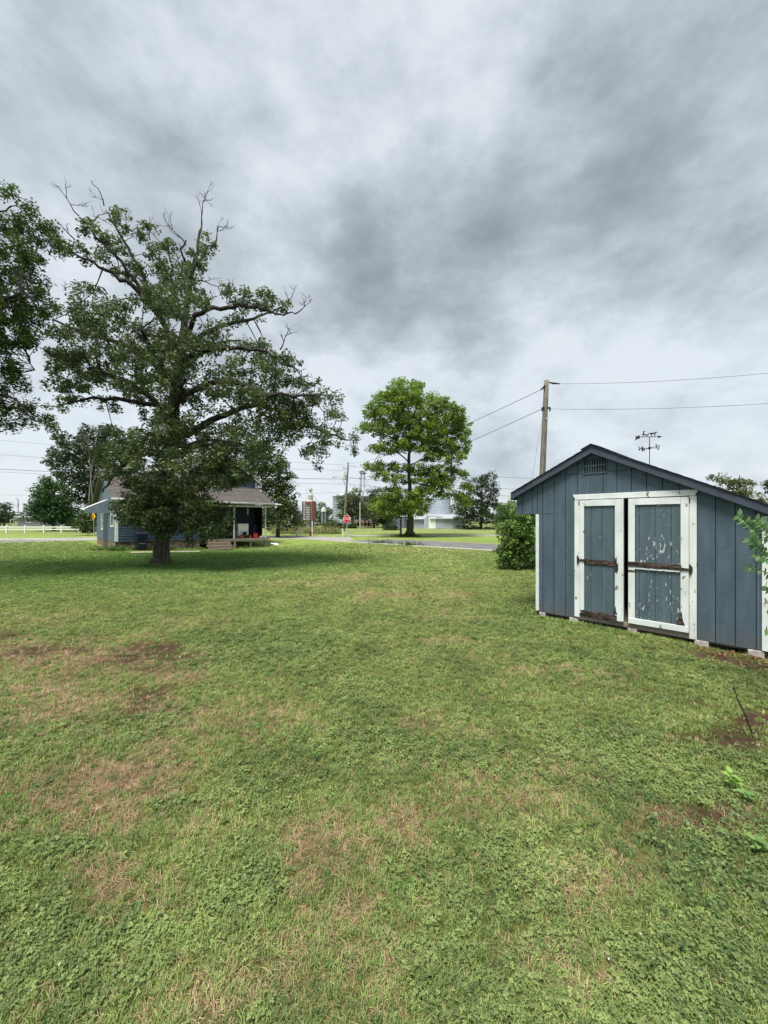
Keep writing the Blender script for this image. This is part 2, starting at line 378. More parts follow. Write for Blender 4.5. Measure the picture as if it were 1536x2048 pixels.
DRY = [(1330, 1640, 60, 50, .6), (1180, 1720, 120, 50, .5), (150, 1420, 160, 40, .5), (60, 1440, 130, 50, .7), (350, 1560, 80, 30, .6), (120, 1660, 150, 26, .6), (250, 1340, 120, 30, .6), (20, 1300, 90, 40, .6), (190, 1340, 230, 55, .55), (200, 1560, 190, 60, .5), (330, 1420, 130, 30, .5), (260, 1640, 160, 40, .5), (700, 1750, 150, 90, .45), (640, 1960, 200, 70, .45), (1000, 1560, 200, 40, .3), (100, 1330, 140, 40, .75), (60, 1400, 110, 45, .7), (170, 1310, 90, 35, .8), (390, 1345, 70, 30, .6), (300, 1520, 130, 38, .85), (360, 1480, 60, 30, .6),
       (190, 1600, 120, 40, .9), (200, 1770, 110, 28, .6), (100, 1560, 90, 40, .6), (640, 1700, 70, 60, .7), (790, 1690, 80, 50, .7), (830, 1740, 60, 50, .5),
       (580, 1960, 110, 60, .6), (700, 1900, 70, 60, .65), (420, 1990, 110, 45, .6), (910, 1590, 60, 45, .45), (1335, 1630, 45, 45, .9), (1220, 1700, 80, 60, .45),
       (800, 1190, 150, 14, .5), (650, 1165, 120, 9, .45), (920, 1290, 80, 18, .4), (1080, 1510, 100, 30, .5), (1000, 1330, 70, 14, .4), (860, 1440, 90, 25, .4),
       (750, 1155, 200, 7, .45), (350, 1240, 60, 12, .4), (900, 1230, 60, 10, .4), (480, 1450, 120, 30, .35), (60, 1240, 120, 18, .4), (850, 1100, 200, 5, .3), (1100, 1900, 90, 60, .35)]
SOIL = [(1440, 1470, 120, 45, .6), (1380, 1660, 70, 40, .5), (1250, 1640, 60, 20, .4), (100, 1360, 120, 16, .4), (340, 1330, 60, 12, .5), (300, 1290, 60, 26, .8), (170, 1330, 70, 20, .5), (20, 1330, 60, 18, .5), (290, 1400, 50, 30, .6), (1490, 1440, 70, 40, .8), (330, 1300, 70, 22, .7), (60, 1300, 70, 26, .6), (150, 1290, 60, 14, .6), (260, 1430, 30, 26, .6), (1480, 1500, 80, 30, .7), (1430, 1620, 60, 50, .55), (1500, 1760, 60, 60, .5), (1340, 1480, 60, 20, .5), (1180, 1560, 40, 20, .4), (270, 1305, 110, 24, .9), (40, 1262, 70, 14, .8), (210, 1262, 50, 8, .6), (380, 1300, 40, 22, .6), (265, 1400, 35, 45, .75), (130, 1325, 40, 15, .55), (350, 1460, 30, 18, .6),
        (1460, 1440, 95, 30, .95), (1400, 1480, 70, 16, .6), (1520, 1400, 60, 25, .6), (1390, 1620, 40, 40, .5), (1340, 1340, 50, 8, .5), (1440, 1318, 90, 12, .95), (1520, 1335, 60, 12, .95),
        (1300, 1305, 60, 6, .5), (190, 1240, 40, 6, .4), (140, 1700, 30, 14, .4), (1330, 1400, 60, 14, .4)]
CLOV = [(520, 1290, 140, 70, .9), (700, 1370, 160, 60, .7), (1150, 1320, 180, 50, .8), (330, 1430, 60, 35, .9), (800, 1500, 200, 70, .8), (1380, 1560, 150, 80, 1.), (1250, 1480, 120, 50, .7),
        (1450, 1700, 140, 120, 1.), (1350, 1900, 200, 120, .9), (1050, 1700, 140, 90, .7), (60, 1740, 90, 50, .9), (60, 1900, 160, 80, .7), (480, 1780, 120, 60, .6), (950, 1960, 140, 80, .8),
        (900, 1800, 100, 50, .6), (380, 1600, 60, 30, .8), (210, 1540, 40, 14, .7), (330, 1480, 50, 20, .5), (900, 1300, 120, 50, .5), (1000, 1240, 90, 20, .6), (620, 1540, 120, 50, .4), (250, 1850, 90, 40, .6)]
def fields(x, y):
    inside = (y > 1.0)
    yy = np.maximum(y, 1.0)
    n1 = fbm(x*.9, y*.9, 5); n2 = fbm(x*2.6+5, y*2.6, 9, 3)
    dry = spots(x, yy, DRY, .55)*(.35+1.5*n2); soil = spots(x, yy, SOIL, .55)*(.3+1.6*n2)
    clov = spots(x, yy, CLOV, .6)*(.6+.7*fbm(x*3+2, y*3, 77, 3))
    dry = np.clip(dry+np.clip(n1-.60, 0, 1)*1.1, 0, 1); soil = np.clip((soil-.17)*1.9, 0, 1)
    clov = np.clip(clov+np.clip(fbm(x*.7+30, y*.7, 44)-.52, 0, 1)*2.5, 0, 1)
    out = ~inside
    dry = np.where(out, .15, dry); soil = np.where(out, 0, soil)
    return dry, soil, clov

# ------------------------------------------------------------------ ground sheet
def lawn():
    def grade(a0, a1, step, far, g):
        v = list(np.arange(a0, a1, step)); s = step; x = v[-1]
        while x < far: s *= g; x += s; v.append(x)
        return v
    ys = grade(0.9, 13, .09, 900, 1.07); yb = [-14, -8, -4, -2, 0, .5]; ys = np.array(yb+ys)
    xp = grade(0.0, 9, .09, 900, 1.08); xs = np.array([-v for v in xp[:0:-1]]+xp)
    X, Y = np.meshgrid(xs, ys); x = X.ravel(); y = Y.ravel()
    dry, soil, clov = fields(x, y)
    z = gz(x, y)+(fbm(x*2, y*2, 3)-.5)*.03*np.clip(1-(y-10)/8, 0, 1)-.0*x
    z = np.where(y > 30, gz(x, y)*0, z)
    n = fbm(x*.35, y*.12, 91); n2 = fbm(x*.08, y*.08, 15); n3 = fbm(x*1.4, y*.5, 93)
    g1 = np.array([.175, .245, .055]); g2 = np.array([.300, .345, .105]); tan = np.array([.33, .25, .14]); sl = np.array([.120, .084, .050]); cl = np.array([.10, .185, .05])
    t = np.clip((n-.3)*1.3+(n3-.5)*.7, 0, 1)[:, None]
    c = g1*(1-t)+g2*t
    under = np.exp(-(((x+8.6)/7.0)**2+((y-17.5)/6.5)**2))[:, None]      # lusher, greener grass round the oak, never dried out
    c = c*(1-.75*under)+np.array([.070, .185, .030])*.75*under
    far = np.clip((y-40)/25, 0, 1)[:, None]; c = c*(1-far)+np.array([.19, .235, .085])*far*(.8+.4*n2[:, None])
    c = c*(1-clov[:, None]*.6)+cl*clov[:, None]*.6
    c = c*(1-dry[:, None]*.85)+tan*dry[:, None]*.85
    c = c*(1-soil[:, None])+sl*soil[:, None]
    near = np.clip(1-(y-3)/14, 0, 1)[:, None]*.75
    c = c*(1-near)+c*np.array([.34, .24, .30])*near         # thatch and earth, with shade between the blades painted into the colour
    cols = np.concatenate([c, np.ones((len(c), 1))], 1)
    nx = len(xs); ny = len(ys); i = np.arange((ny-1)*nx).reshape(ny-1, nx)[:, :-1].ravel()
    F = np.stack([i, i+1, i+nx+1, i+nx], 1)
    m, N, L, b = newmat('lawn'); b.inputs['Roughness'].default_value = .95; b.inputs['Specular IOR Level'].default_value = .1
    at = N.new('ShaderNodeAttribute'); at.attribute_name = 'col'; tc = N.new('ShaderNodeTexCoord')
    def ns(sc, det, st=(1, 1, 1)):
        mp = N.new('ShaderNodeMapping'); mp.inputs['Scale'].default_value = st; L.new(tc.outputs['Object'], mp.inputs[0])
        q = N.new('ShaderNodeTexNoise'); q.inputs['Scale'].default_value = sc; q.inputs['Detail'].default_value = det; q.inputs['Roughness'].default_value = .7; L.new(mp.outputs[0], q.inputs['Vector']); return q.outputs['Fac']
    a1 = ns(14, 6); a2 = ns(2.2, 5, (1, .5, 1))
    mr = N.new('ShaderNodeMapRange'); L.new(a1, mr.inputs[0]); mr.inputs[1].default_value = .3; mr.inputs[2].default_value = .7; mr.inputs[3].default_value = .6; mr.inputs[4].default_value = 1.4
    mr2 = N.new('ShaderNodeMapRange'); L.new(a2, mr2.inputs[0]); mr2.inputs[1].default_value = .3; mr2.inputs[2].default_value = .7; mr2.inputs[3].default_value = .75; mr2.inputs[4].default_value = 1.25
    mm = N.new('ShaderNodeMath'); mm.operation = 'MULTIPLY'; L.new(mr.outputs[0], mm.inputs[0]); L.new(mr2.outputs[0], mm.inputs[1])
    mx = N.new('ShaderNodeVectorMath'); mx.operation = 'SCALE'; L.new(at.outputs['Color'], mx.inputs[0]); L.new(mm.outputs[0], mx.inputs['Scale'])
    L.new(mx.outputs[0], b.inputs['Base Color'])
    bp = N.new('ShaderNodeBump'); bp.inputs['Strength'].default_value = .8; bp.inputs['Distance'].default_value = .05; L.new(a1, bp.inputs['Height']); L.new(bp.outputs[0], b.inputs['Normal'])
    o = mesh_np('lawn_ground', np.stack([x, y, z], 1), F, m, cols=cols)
    tag(o, 'wide patchy lawn of green, clover and dried grass', kind='structure'); return o
lawn()

# ------------------------------------------------------------------ streets and paths
def sheet(name, pts, z0, z1, m, label):
    b = MB(); b.sheet([(p[0], p[1]) for p in pts], z0, z1); o = b.build(name, m); tag(o, label, kind='structure'); return o
def gline(lst): return [tuple(G(*p)[:2]) for p in lst]
A = Vector(G(1000, 1103)[:2]); B = Vector(G(690, 1084)[:2]); dA = (A-B).normalized(); nA = Vector((-dA.y, dA.x))
if nA.y < 0: nA = -nA
B0 = B-dA*0.5; A0 = B+dA*75
sheet('side_road', [B0+nA*.5, A0+nA*.5, A0+nA*5.6, B0+nA*5.6], -.05, .018, M['asphalt'], 'dark asphalt side road coming past the maple tree')
sheet('gutter_strip', [B0, A0, A0+nA*.5, B0+nA*.5], -.05, .030, M['concrete'], 'pale concrete gutter edging the asphalt road')
sheet('road_shoulder', [B0+nA*5.6+dA*3, A0+nA*5.6, A0+nA*6.7, B0+nA*6.4+dA*3], -.05, .012, M['gravel'], 'brown gravelly shoulder on the far side of the road')
low = gline([(0, 1086.5), (190, 1080.5), (320, 1078.4), (540, 1077), (610, 1078.5), (690, 1084)])
up = gline([(708, 1078), (700, 1074.6), (560, 1071.5), (190, 1075.4), (0, 1077)])
lx = (low[0][0]-18, low[0][1]-20); ux = (up[-1][0]-18, up[-1][1]-20)
sheet('cross_street', [lx]+low+up+[ux], -.05, .008, mat('worn_concrete_road', (.34, .33, .31), (.25, .245, .23), scale=.8, rough=.9, bump=.3, bscale=30), 'pale worn cross street beyond the house')
p0 = G(700, 1073.2); p1 = G(1000, 1072.4); dd = (p1-p0).normalized(); q1 = p1+dd*60
sheet('sidewalk', [(p0.x, p0.y), (q1.x, q1.y), (q1.x, q1.y+1.5), (p0.x, p0.y+1.5)], -.05, .10, M['concrete'], 'thin pale sidewalk beyond the maple tree')

# ------------------------------------------------------------------ grass scatter
LIB = bpy.data.collections.new('lawn plants')
def lib_mesh(coll, V, F, m, name):
    me = bpy.data.meshes.new(name); me.from_pydata([tuple(v) for v in V], [], F); me.materials.append(m); me.update()
    o = bpy.data.objects.new(name, me); coll.objects.link(o); return o
def blade(V, F, x, y, h, w, az, lean, rnd):
    d = Vector((math.cos(az), math.sin(az), 0)); s = Vector((-d.y, d.x, 0))*w*.5
    b = Vector((x, y, 0)); m1 = b+d*lean*h*.35+Vector((0, 0, h*.55)); t = b+d*lean*h+Vector((0, 0, h*(1-.35*lean)))
    i = len(V); V += [b-s, b+s, m1+s*.8, m1-s*.8, t]; F += [(i, i+1, i+2, i+3), (i+3, i+2, i+4)]
def make_tufts(name, m, n_var, nb, h, w, spread, flat=.6):
    c = bpy.data.collections.new(name)
    for k in range(n_var):
        V = []; F = []
        for j in range(nb):
            a = random.uniform(0, 6.283); r = spread*math.sqrt(random.random())
            blade(V, F, r*math.cos(a), r*math.sin(a), h*random.uniform(.5, 1.2), w*random.uniform(.7, 1.3), random.uniform(0, 6.283), random.uniform(.15, flat*1.6), 0)
        lib_mesh(c, V, F, m, name)
    return c
def leaflet(V, F, c, d, L, Wd, up):
    """rounded leaflet, 6 verts"""
    s = d.cross(up).normalized(); i = len(V)
    V += [c, c+d*L*.45+s*Wd*.5+up*L*.08, c+d*L*.9+s*Wd*.32, c+d*L*.95-up*L*.05, c+d*L*.9-s*Wd*.32, c+d*L*.45-s*Wd*.5+up*L*.08]
    F += [(i, i+1, i+2, i+3), (i, i+3, i+4, i+5)]
def make_clover(name, m, n_var, nl, spread, size):
    c = bpy.data.collections.new(name)
    for k in range(n_var):
        V = []; F = []
        for j in range(nl):
            a = random.uniform(0, 6.283); r = spread*math.sqrt(random.random()); hz = random.uniform(.012, .045)
            ce = Vector((r*math.cos(a), r*math.sin(a), hz)); up = Vector((random.gauss(0, .35), random.gauss(0, .35), 1)).normalized()
            a0 = random.uniform(0, 6.283); sz = size*random.uniform(.7, 1.25)
            ex = up.orthogonal().normalized(); ey = up.cross(ex)
            for q in range(3):
                an = a0+q*2.094; d = ex*math.cos(an)+ey*math.sin(an); leaflet(V, F, ce, d, sz, sz*.95, up)
        lib_mesh(c, V, F, m, name)
    return c
def make_weed(name, m, n_var):
    c = bpy.data.collections.new(name)
    for k in range(n_var):
        V = []; F = []
        for j in range(random.randint(7, 11)):
            an = random.uniform(0, 6.283); d = Vector((math.cos(an), math.sin(an), random.uniform(.15, .7))).normalized(); s = Vector((-d.y, d.x, 0)).normalized()
            L_ = random.uniform(.05, .10); w = L_*random.uniform(.22, .36); i = len(V); up = Vector((0, 0, 1))
            V += [Vector((0, 0, .005)), d*L_*.35+s*w*.35, d*L_*.7+s*w*.55-up*L_*.03, d*L_-up*L_*.15, d*L_*.7-s*w*.55-up*L_*.03, d*L_*.35-s*w*.35, d*L_*.55-up*.004]
            F += [(i, i+1, i+6), (i+1, i+2, i+6), (i+2, i+3, i+6), (i+3, i+4, i+6), (i+4, i+5, i+6), (i+5, i, i+6)]
        lib_mesh(c, V, F, m, name)
    return c
def make_flower(name, m):
    c = bpy.data.collections.new(name); V = []; F = []
    for k in range(2):
        b = MB(); b.lathe((0, 0, .045), [(.003, -.006), (.009, -.002), (.010, .004), (.006, .010)], 7); lib_mesh(c, b.v, b.f, m, name)
    return c

def scatter(name, x, y, scl, coll, label, cat):
    n = len(x); me = bpy.data.meshes.new(name); me.vertices.add(n)
    z = gz(x, y)+(fbm(x*2, y*2, 3)-.5)*.03*np.clip(1-(y-10)/8, 0, 1)-.004
    me.vertices.foreach_set('co', np.stack([x, y, z], 1).astype(np.float32).ravel())
    a = me.attributes.new('scl', 'FLOAT', 'POINT'); a.data.foreach_set('value', scl.astype(np.float32))
    rot = np.stack([RNG.normal(0, .08, n), RNG.normal(0, .08, n), RNG.uniform(0, 6.283, n)], 1)
    a = me.attributes.new('rot', 'FLOAT_VECTOR', 'POINT'); a.data.foreach_set('vector', rot.astype(np.float32).ravel())
    o = bpy.data.objects.new(name, me); COL.objects.link(o)
    ng = bpy.data.node_groups.new(name, 'GeometryNodeTree')
    ng.interface.new_socket('Geometry', in_out='INPUT', socket_type='NodeSocketGeometry'); ng.interface.new_socket('Geometry', in_out='OUTPUT', socket_type='NodeSocketGeometry')
    N = ng.nodes; L = ng.links; gi = N.new('NodeGroupInput'); go = N.new('NodeGroupOutput'); ip = N.new('GeometryNodeInstanceOnPoints')
    ci = N.new('GeometryNodeCollectionInfo'); ci.inputs['Collection'].default_value = coll; ci.inputs['Separate Children'].default_value = True; ci.inputs['Reset Children'].default_value = True
    ip.inputs['Pick Instance'].default_value = True
    ns = N.new('GeometryNodeInputNamedAttribute'); ns.data_type = 'FLOAT'; ns.inputs['Name'].default_value = 'scl'
    nr = N.new('GeometryNodeInputNamedAttribute'); nr.data_type = 'FLOAT_VECTOR'; nr.inputs['Name'].default_value = 'rot'
    L.new(gi.outputs[0], ip.inputs['Points']); L.new(ci.outputs[0], ip.inputs['Instance']); L.new(ns.outputs[0], ip.inputs['Scale']); L.new(nr.outputs[0], ip.inputs['Rotation'])
    L.new(ip.outputs[0], go.inputs[0]); md = o.modifiers.new('scatter', 'NODES'); md.node_group = ng
    tag(o, label, kind='stuff'); o['category'] = cat
    return o

def sample(n_near, n_mid, n_far):
    """points over the view wedge (and a margin each side), denser near the viewer"""
    out = []
    n = n_near+n_mid+n_far; a, b = 1.15, (34.0 if n_far else 8.0); q = .62
    y = (a**q+(b**q-a**q)*RNG.random(n))**(1/q); keep_ = RNG.random(n) < np.clip((38-y)/16, 0, 1)
    x = RNG.uniform(-1, 1, n)*(y*1.05+.5); out.append((x[keep_], y[keep_]))
    x = np.concatenate([o[0] for o in out]); y = np.concatenate([o[1] for o in out]); return x, y
# shed footprint and paved strips stay clear
SO = Vector((2.88, 7.20)); SU = Vector((.6845, -.729)); SB = Vector((.729, .6845))
def keep(x, y):
    s = (x-SO.x)*SU.x+(y-SO.y)*SU.y; d = (x-SO.x)*SB.x+(y-SO.y)*SB.y
    shed = (s > -.0) & (s < 3.3) & (d > .10)
    rd = ((x-B.x)*nA.x+(y-B.y)*nA.y > -.05) & (y > 18)
    hs = ((x+16.05)*-.685+(y-23)*.73 > .1) & ((x+16.05)*.73+(y-23)*.685 > -.2) & ((x+16.05)*.73+(y-23)*.685 < 10)
    return ~(shed | rd | hs)
mg = grassmat('grass_blades', (.070, .128, .036), (.320, .410, .125), c=(.58, .52, .26))
md_ = grassmat('straw_blades', (.27, .19, .105), (.58, .44, .27), trans=.2, c=(.68, .56, .38))
mc = grassmat('clover_leaves', (.045, .085, .026), (.245, .320, .100), trans=.18)
mw = grassmat('weed_leaves', (.045, .12, .025), (.12, .24, .05), trans=.3)
mf = mat('clover_flower', (.62, .60, .50), rough=.8)
cG = make_tufts('grass_tuft', mg, 7, 15, .052, .0042, .030); cD = make_tufts('straw_tuft', md_, 6, 13, .045, .0036, .032, flat=1.0)
cC = make_clover('clover_clump', mc, 7, 12, .034, .0092); cW = make_weed('broadleaf_weed', mw, 5); cF = make_flower('clover_flower', mf)
def bigger(y): return .72+.22*np.minimum(y, 7)/4.0+.03*np.clip(y-7, 0, 20)
def run_grass():
    def go(name, counts, prob, coll, sbase, label, cat):
        x, y = sample(*counts); dry, soil, clov = fields(x, y)
        p = prob(dry, soil, clov, x, y); k = (RNG.random(len(x)) < p) & keep(x, y)
        x = x[k]; y = y[k]
        scatter(name, x, y, sbase*bigger(y)*RNG.uniform(.7, 1.25, len(x)), coll, label, cat)
    go('green_grass', (42000, 62000, 60000), lambda d, s, c, x, y: np.clip((1-.95*s)*(1-1.0*d)*(1-.5*c), .14, 1), cG, .9, 'short green lawn grass blades all over the yard', 'grass')
    go('dry_grass', (26000, 34000, 20000), lambda d, s, c, x, y: np.clip(.20+1.5*d-.6*s+.35*s*(d > .15)-.16*c, .05, 1)*(1-.75*np.exp(-(((x+8.6)/7)**2+((y-17.5)/6.5)**2))), cD, .9, 'straw coloured dry grass in the worn patches', 'dry grass')
    go('clover', (40000, 56000, 22000), lambda d, s, c, x, y: np.clip(.08+1.0*c-.9*s-.8*d, .01, 1), cC, 1.0, 'low clover leaves spreading through the lawn', 'clover')
    go('broadleaf_weeds', (130, 300, 200), lambda d, s, c, x, y: .4+.5*c, cW, .75, 'small broadleaf weeds dotted through the lawn', 'weeds')
    go('clover_flowers', (50, 90, 0), lambda d, s, c, x, y: np.clip(c-.25, 0, 1)*.8, cF, .75, 'tiny white clover flower heads in the lawn', 'flowers')
run_grass()
def edge_grass():
    xs, ys, sc = [], [], []
    def line(a, c, n, w, s0, s1):
        for i in range(n):
            t = RNG.random(); xs.append(a[0]+(c[0]-a[0])*t+RNG.normal(0, w)); ys.append(a[1]+(c[1]-a[1])*t+RNG.normal(0, w)); sc.append(RNG.uniform(s0, s1))
    e = SO+SU*2.3; line(SO-SB*.08, e-SB*.08, 260, .035, .8, 1.5); line(SO-SB*.16-SU*.1, e-SB*.14, 90, .05, .9, 2.0); line(SO-SU*.06, SO+SB*3.8-SU*.06, 300, .05, 1.2, 2.6)
    for i in range(420):
        a = RNG.uniform(0, 6.283); rr = RNG.uniform(.42, .75); xs.append(-8.94+rr*math.cos(a)); ys.append(15.4+rr*math.sin(a)); sc.append(RNG.uniform(1.5, 3.2))
    hv = Vector((.73, .685)); line(Vector((-16.05, 23))+hv*-.1+Vector((.1, -.15)), Vector((-16.05, 23))+hv*9+Vector((.1, -.15)), 500, .12, 2.0, 4.0)
    scatter('edge_grass', np.array(xs), np.array(ys), np.array(sc), cG, 'longer uncut grass along walls and round the oak foot', 'grass')
edge_grass()

# ------------------------------------------------------------------ the shed
TH = math.atan2(SU.y, SU.x)
def s_of(px):
    k = (px-768)/768; return (k*SO.y-SO.x)/(SU.x-k*SU.y)
shed = empty('garden_shed', (SO.x, SO.y, 0), TH, 'blue wooden garden shed with gabled front and peeling white double doors', 'shed')
ZB = .09; PK = .97; ZPK = H+1.235; SL = .50
def rake(s): return ZPK-.06-abs(s-PK)*SL            # underside line of the siding
LEFT, RIGHT = -.42, 3.14; EAVE_Z = H+.11
DEPTH = 3.85
OP0, OP1, OPT = .725, 2.285, H+.345                  # door opening
b = MB(); 
# backing wall seen in the grooves: pieces round the opening
b.prism([(0.0, ZB+.01), (OP0, ZB+.01), (OP0, OPT), (OP1, OPT), (OP1, ZB+.01), (RIGHT, ZB+.01), (RIGHT, rake(RIGHT)), (PK, rake(PK)), (LEFT, rake(LEFT)), (LEFT, EAVE_Z+.005), (0.0, EAVE_Z+.005)], .008, .05)
b.build('wall', M['groove'], shed)
b = MB(); b.box(0.0, .05, .052, DEPTH, ZB, EAVE_Z+.1); b.box(RIGHT-.05, RIGHT, .052, DEPTH, ZB, rake(RIGHT)-.02); b.box(.052, RIGHT-.052, DEPTH-.05, DEPTH, ZB, EAVE_Z)
b.prism([(0.06, EAVE_Z), (RIGHT-.06, EAVE_Z-.2), (RIGHT-.06, rake(RIGHT)-.02), (PK, rake(PK)-.02), (.06, rake(.06)-.02)], DEPTH-.04, DEPTH-.001)
b.build('wall', M['siding'], shed)
b = MB(); b.box(.06, RIGHT-.06, .06, DEPTH-.06, ZB+.0, ZB+.06); b.build('floor', M['barewood'], shed)
gro = [.104+.203*k for k in range(-3, 16)]
edges = [LEFT]+[g for g in gro if LEFT+.03 < g < RIGHT-.03]+[RIGHT]
SEAM = H+.80
def plank(s0, s1, zb, y0=-.008, g=.005, top=None):
    s0 += g; s1 -= g
    t = (lambda s: rake(s)) if top is None else (lambda s: min(rake(s), top))
    pts = [(s0, zb), (s1, zb), (s1, t(s1))]
    if s0 < PK < s1 and top is None: pts.append((PK, rake(PK)))
    pts.append((s0, t(s0)))
    if min(t(s0), t(s1))-zb < .02: return
    MB().prism(pts, y0, .006).build('siding_plank', M['siding'], shed, bevel=.002)
for s0, s1 in zip(edges[:-1], edges[1:]):
    segs = []
    # columns: lower start
    pieces = [(s0, s1)]
    if s0 < 0.0 < s1: pieces = [(s0, 0.0), (0.0, s1)]
    for a, c in pieces:
        gl = .005 if (a, c) == (s0, s1) else .0005
        cut = [a, c]
        if a < OP0 < c: cut = [a, OP0, c]
        if a < OP1 < c: cut = [a, OP1, c]
        for p, q in zip(cut[:-1], cut[1:]):
            mid = (p+q)/2
            base = EAVE_Z if mid < 0.0 else (OPT if OP0 < mid < OP1 else ZB)
            g = .005 if len(cut) == 2 else .0015
            if .30 <= mid <= 1.93 and rake(mid) > SEAM+.03:
                plank(p, q, base, g=g, top=SEAM-.004); plank(p, q, SEAM+.004, g=g)
            elif mid < .31 and mid > 0:
                plank(p, q, base, g=g, top=EAVE_Z-.004); plank(p, q, EAVE_Z+.004, g=g)
            else: plank(p, q, base, g=g)
# corner boards
MB().box(-.025, .035, -.03, -.009, ZB+.02, EAVE_Z-.005).build('corner_board', M['white'], shed, bevel=.003)
MB().box(-.022, -.001, -.008, .09, ZB+.02, EAVE_Z-.005).build('corner_board', M['white'], shed, bevel=.003)
sr = s_of(1524); MB().box(sr, sr+.10, -.03, -.009, ZB+.01, H+.05).build('corner_board', M['chipwhite'], shed, bevel=.003)
# eave box
MB().box(LEFT, -.002, .06, DEPTH, EAVE_Z, EAVE_Z+.02).build('soffit', M['siding'], shed)
# rake boards (fascia) proud of the wall, following the slopes
OV = .10
def rakeboard(sa, sb, h0, h1, y0, y1, name, m):
    za = ZPK-abs(sa-PK)*SL; zb = ZPK-abs(sb-PK)*SL
    return MB().prism([(sa, za-h1), (sb, zb-h1), (sb, zb-h0), (sa, za-h0)], y0, y1).build(name, m, shed, bevel=.003)
EL, ER = -.46, 3.62
rakeboard(EL, PK, .0, .118, -OV-.02, -OV, 'fascia', M['fascia']); rakeboard(PK, ER, .0, .118, -OV-.02, -OV, 'fascia', M['fascia'])
rakeboard(EL, PK, .0, .050, -OV+.001, -.012, 'soffit', M['fascia']); rakeboard(PK, ER, .0, .050, -OV+.001, -.012, 'soffit', M['fascia'])
rakeboard(EL+.01, PK, .0, .03, -.010, DEPTH+.1, 'roof_deck', M['barewood']); rakeboard(PK, ER-.01, .0, .03, -.010, DEPTH+.1, 'roof_deck', M['barewood'])
ze = ZPK-abs(EL-PK)*SL
# left side fascia and gutter
MB().box(EL-.02, EL-.001, -OV-.02, DEPTH+.1, ze-.13, ze-.012).build('fascia', M['fascia'], shed)
b = MB(); b.prism([(EL-.13, ze-.03), (EL-.10, ze-.115), (EL-.024, ze-.115), (EL-.024, ze-.03), (EL-.034, ze-.03), (EL-.034, ze-.10), (EL-.095, ze-.10), (EL-.12, ze-.03)], -OV+.02, DEPTH+.1)
b.build('gutter', M['palegreen'], shed)
b = MB(); b.tube([(EL-.06, .30, ze-.117), (EL-.055, .30, ze-.22), (EL+.10, .30, ze-.30), (EL+.36, .30, ze-.36), (EL+.455, .30, ze-.46), (EL+.455, .30, .15)], .028, 8); b.build('downspout', M['whiteplain'], shed, smooth=True)
# shingle courses
def courses(sa, sb, sgn, n):
    for k in range(n):
        f0 = k/n; f1 = (k+1)/n+.35/n
        a = sa+(sb-sa)*f0; c = sa+(sb-sa)*min(f1, 1.0)
        za = ZPK-abs(a-PK)*SL; zc = ZPK-abs(c-PK)*SL; lift = .008
        y0 = -OV-.035-random.uniform(0, .008)
        MB().prism([(a, za+.001+lift), (c, zc+.002), (c, zc+.012), (a, za+.012+lift)], y0, DEPTH+.12).build('shingle', M['shingle'], shed)
courses(EL-.03, PK, 1, 11); courses(ER+.03, PK, -1, 18)
MB().prism([(PK-.16, ZPK-.045), (PK, ZPK+.030), (PK+.16, ZPK-.045), (PK+.16, ZPK-.034), (PK, ZPK+.042), (PK-.16, ZPK-.034)], -OV-.04, DEPTH+.13).build('ridge_cap', M['shingle'], shed)
# header trim with flared ends, jambs
HT0, HT1 = s_of(1146.5), s_of(1398.5)
b = MB(); b.prism([(HT0+.045, H+.350), (HT1-.045, H+.350), (HT1, H+.438), (HT0, H+.438)], -.034, -.0095); b.build('door_header', M['chipwhite'], shed, bevel=.004)
sp = [s_of(v) for v in (1150, 1160.3, 1169.8, 1232.3, 1245.5, 1249.2, 1258.3, 1271.4, 1362, 1378.6, 1394)]
DZ0, DZ1 = H-1.625, H+.335
b = MB(); b.box(sp[0], sp[1]-.002, -.028, -.0095, ZB+.03, H+.348); b.build('door_jamb', M['chipwhite'], shed, bevel=.003)
b = MB(); b.box(sp[9]+.003, sp[10], -.028, -.0095, ZB+.0, H+.348); b.build('door_jamb', M['chipwhite'], shed, bevel=.003)
MB().box(OP0, OP1, -.006, .05, ZB-.005, ZB+.065).build('sill', M['barewood'], shed, bevel=.004)
# interior darkness is the closed room itself
def door(x0, x1, sl, srr, planks, pm, name, ang, hinge_right, brown_bottom):
    d = bpy.data.objects.new('door', None); COL.objects.link(d); d.parent = shed
    d['label'] = name
    px_ = x1 if hinge_right else x0
    d.location = (px_, -.020, 0); d.rotation_euler = (0, 0, ang)
    off = -px_
    def loc(v): return v+off
    # panel boards
    for a, c in zip(planks[:-1], planks[1:]):
        MB().box(loc(a)+.003, loc(c)-.003, .002, .014, DZ0+.02, DZ1-.02).build('door_board', pm, d, bevel=.0015)
    MB().box(loc(x0)+.004, loc(x1)-.004, .0145, .022, DZ0+.01, DZ1-.01).build('door_backing', M['groove'], d)
    MB().box(loc(x0), loc(sl), -.020, .001, DZ0+.02, DZ1).build('stile', M['chipwhite'], d, bevel=.003)
    MB().box(loc(srr), loc(x1), -.020, .001, DZ0, DZ1).build('stile', M['chipwhite'], d, bevel=.003)
    MB().box(loc(sl)+.002, loc(srr)-.002, -.019, .0012, DZ1-.10, DZ1).build('rail', M['chipwhite'], d, bevel=.003)
    return d, loc
def ragged(x0, x1, z0, z1, y0, y1, m, par, name, n=16, amp=.012, label=None, kn=None):
    b = MB(); rr = random.Random(int(x0*1000)+int(z0*77))
    top = [(x0+(x1-x0)*i/n, z1+rr.uniform(-amp, amp*.6)) for i in range(n+1)]; bot = [(x0+(x1-x0)*i/n, z0+rr.uniform(-amp*.5, amp)) for i in range(n+1)]
    b.prism(bot+top[::-1], y0, y1); o = b.build(name, m, par)
    if label: o['label'] = label
    return o
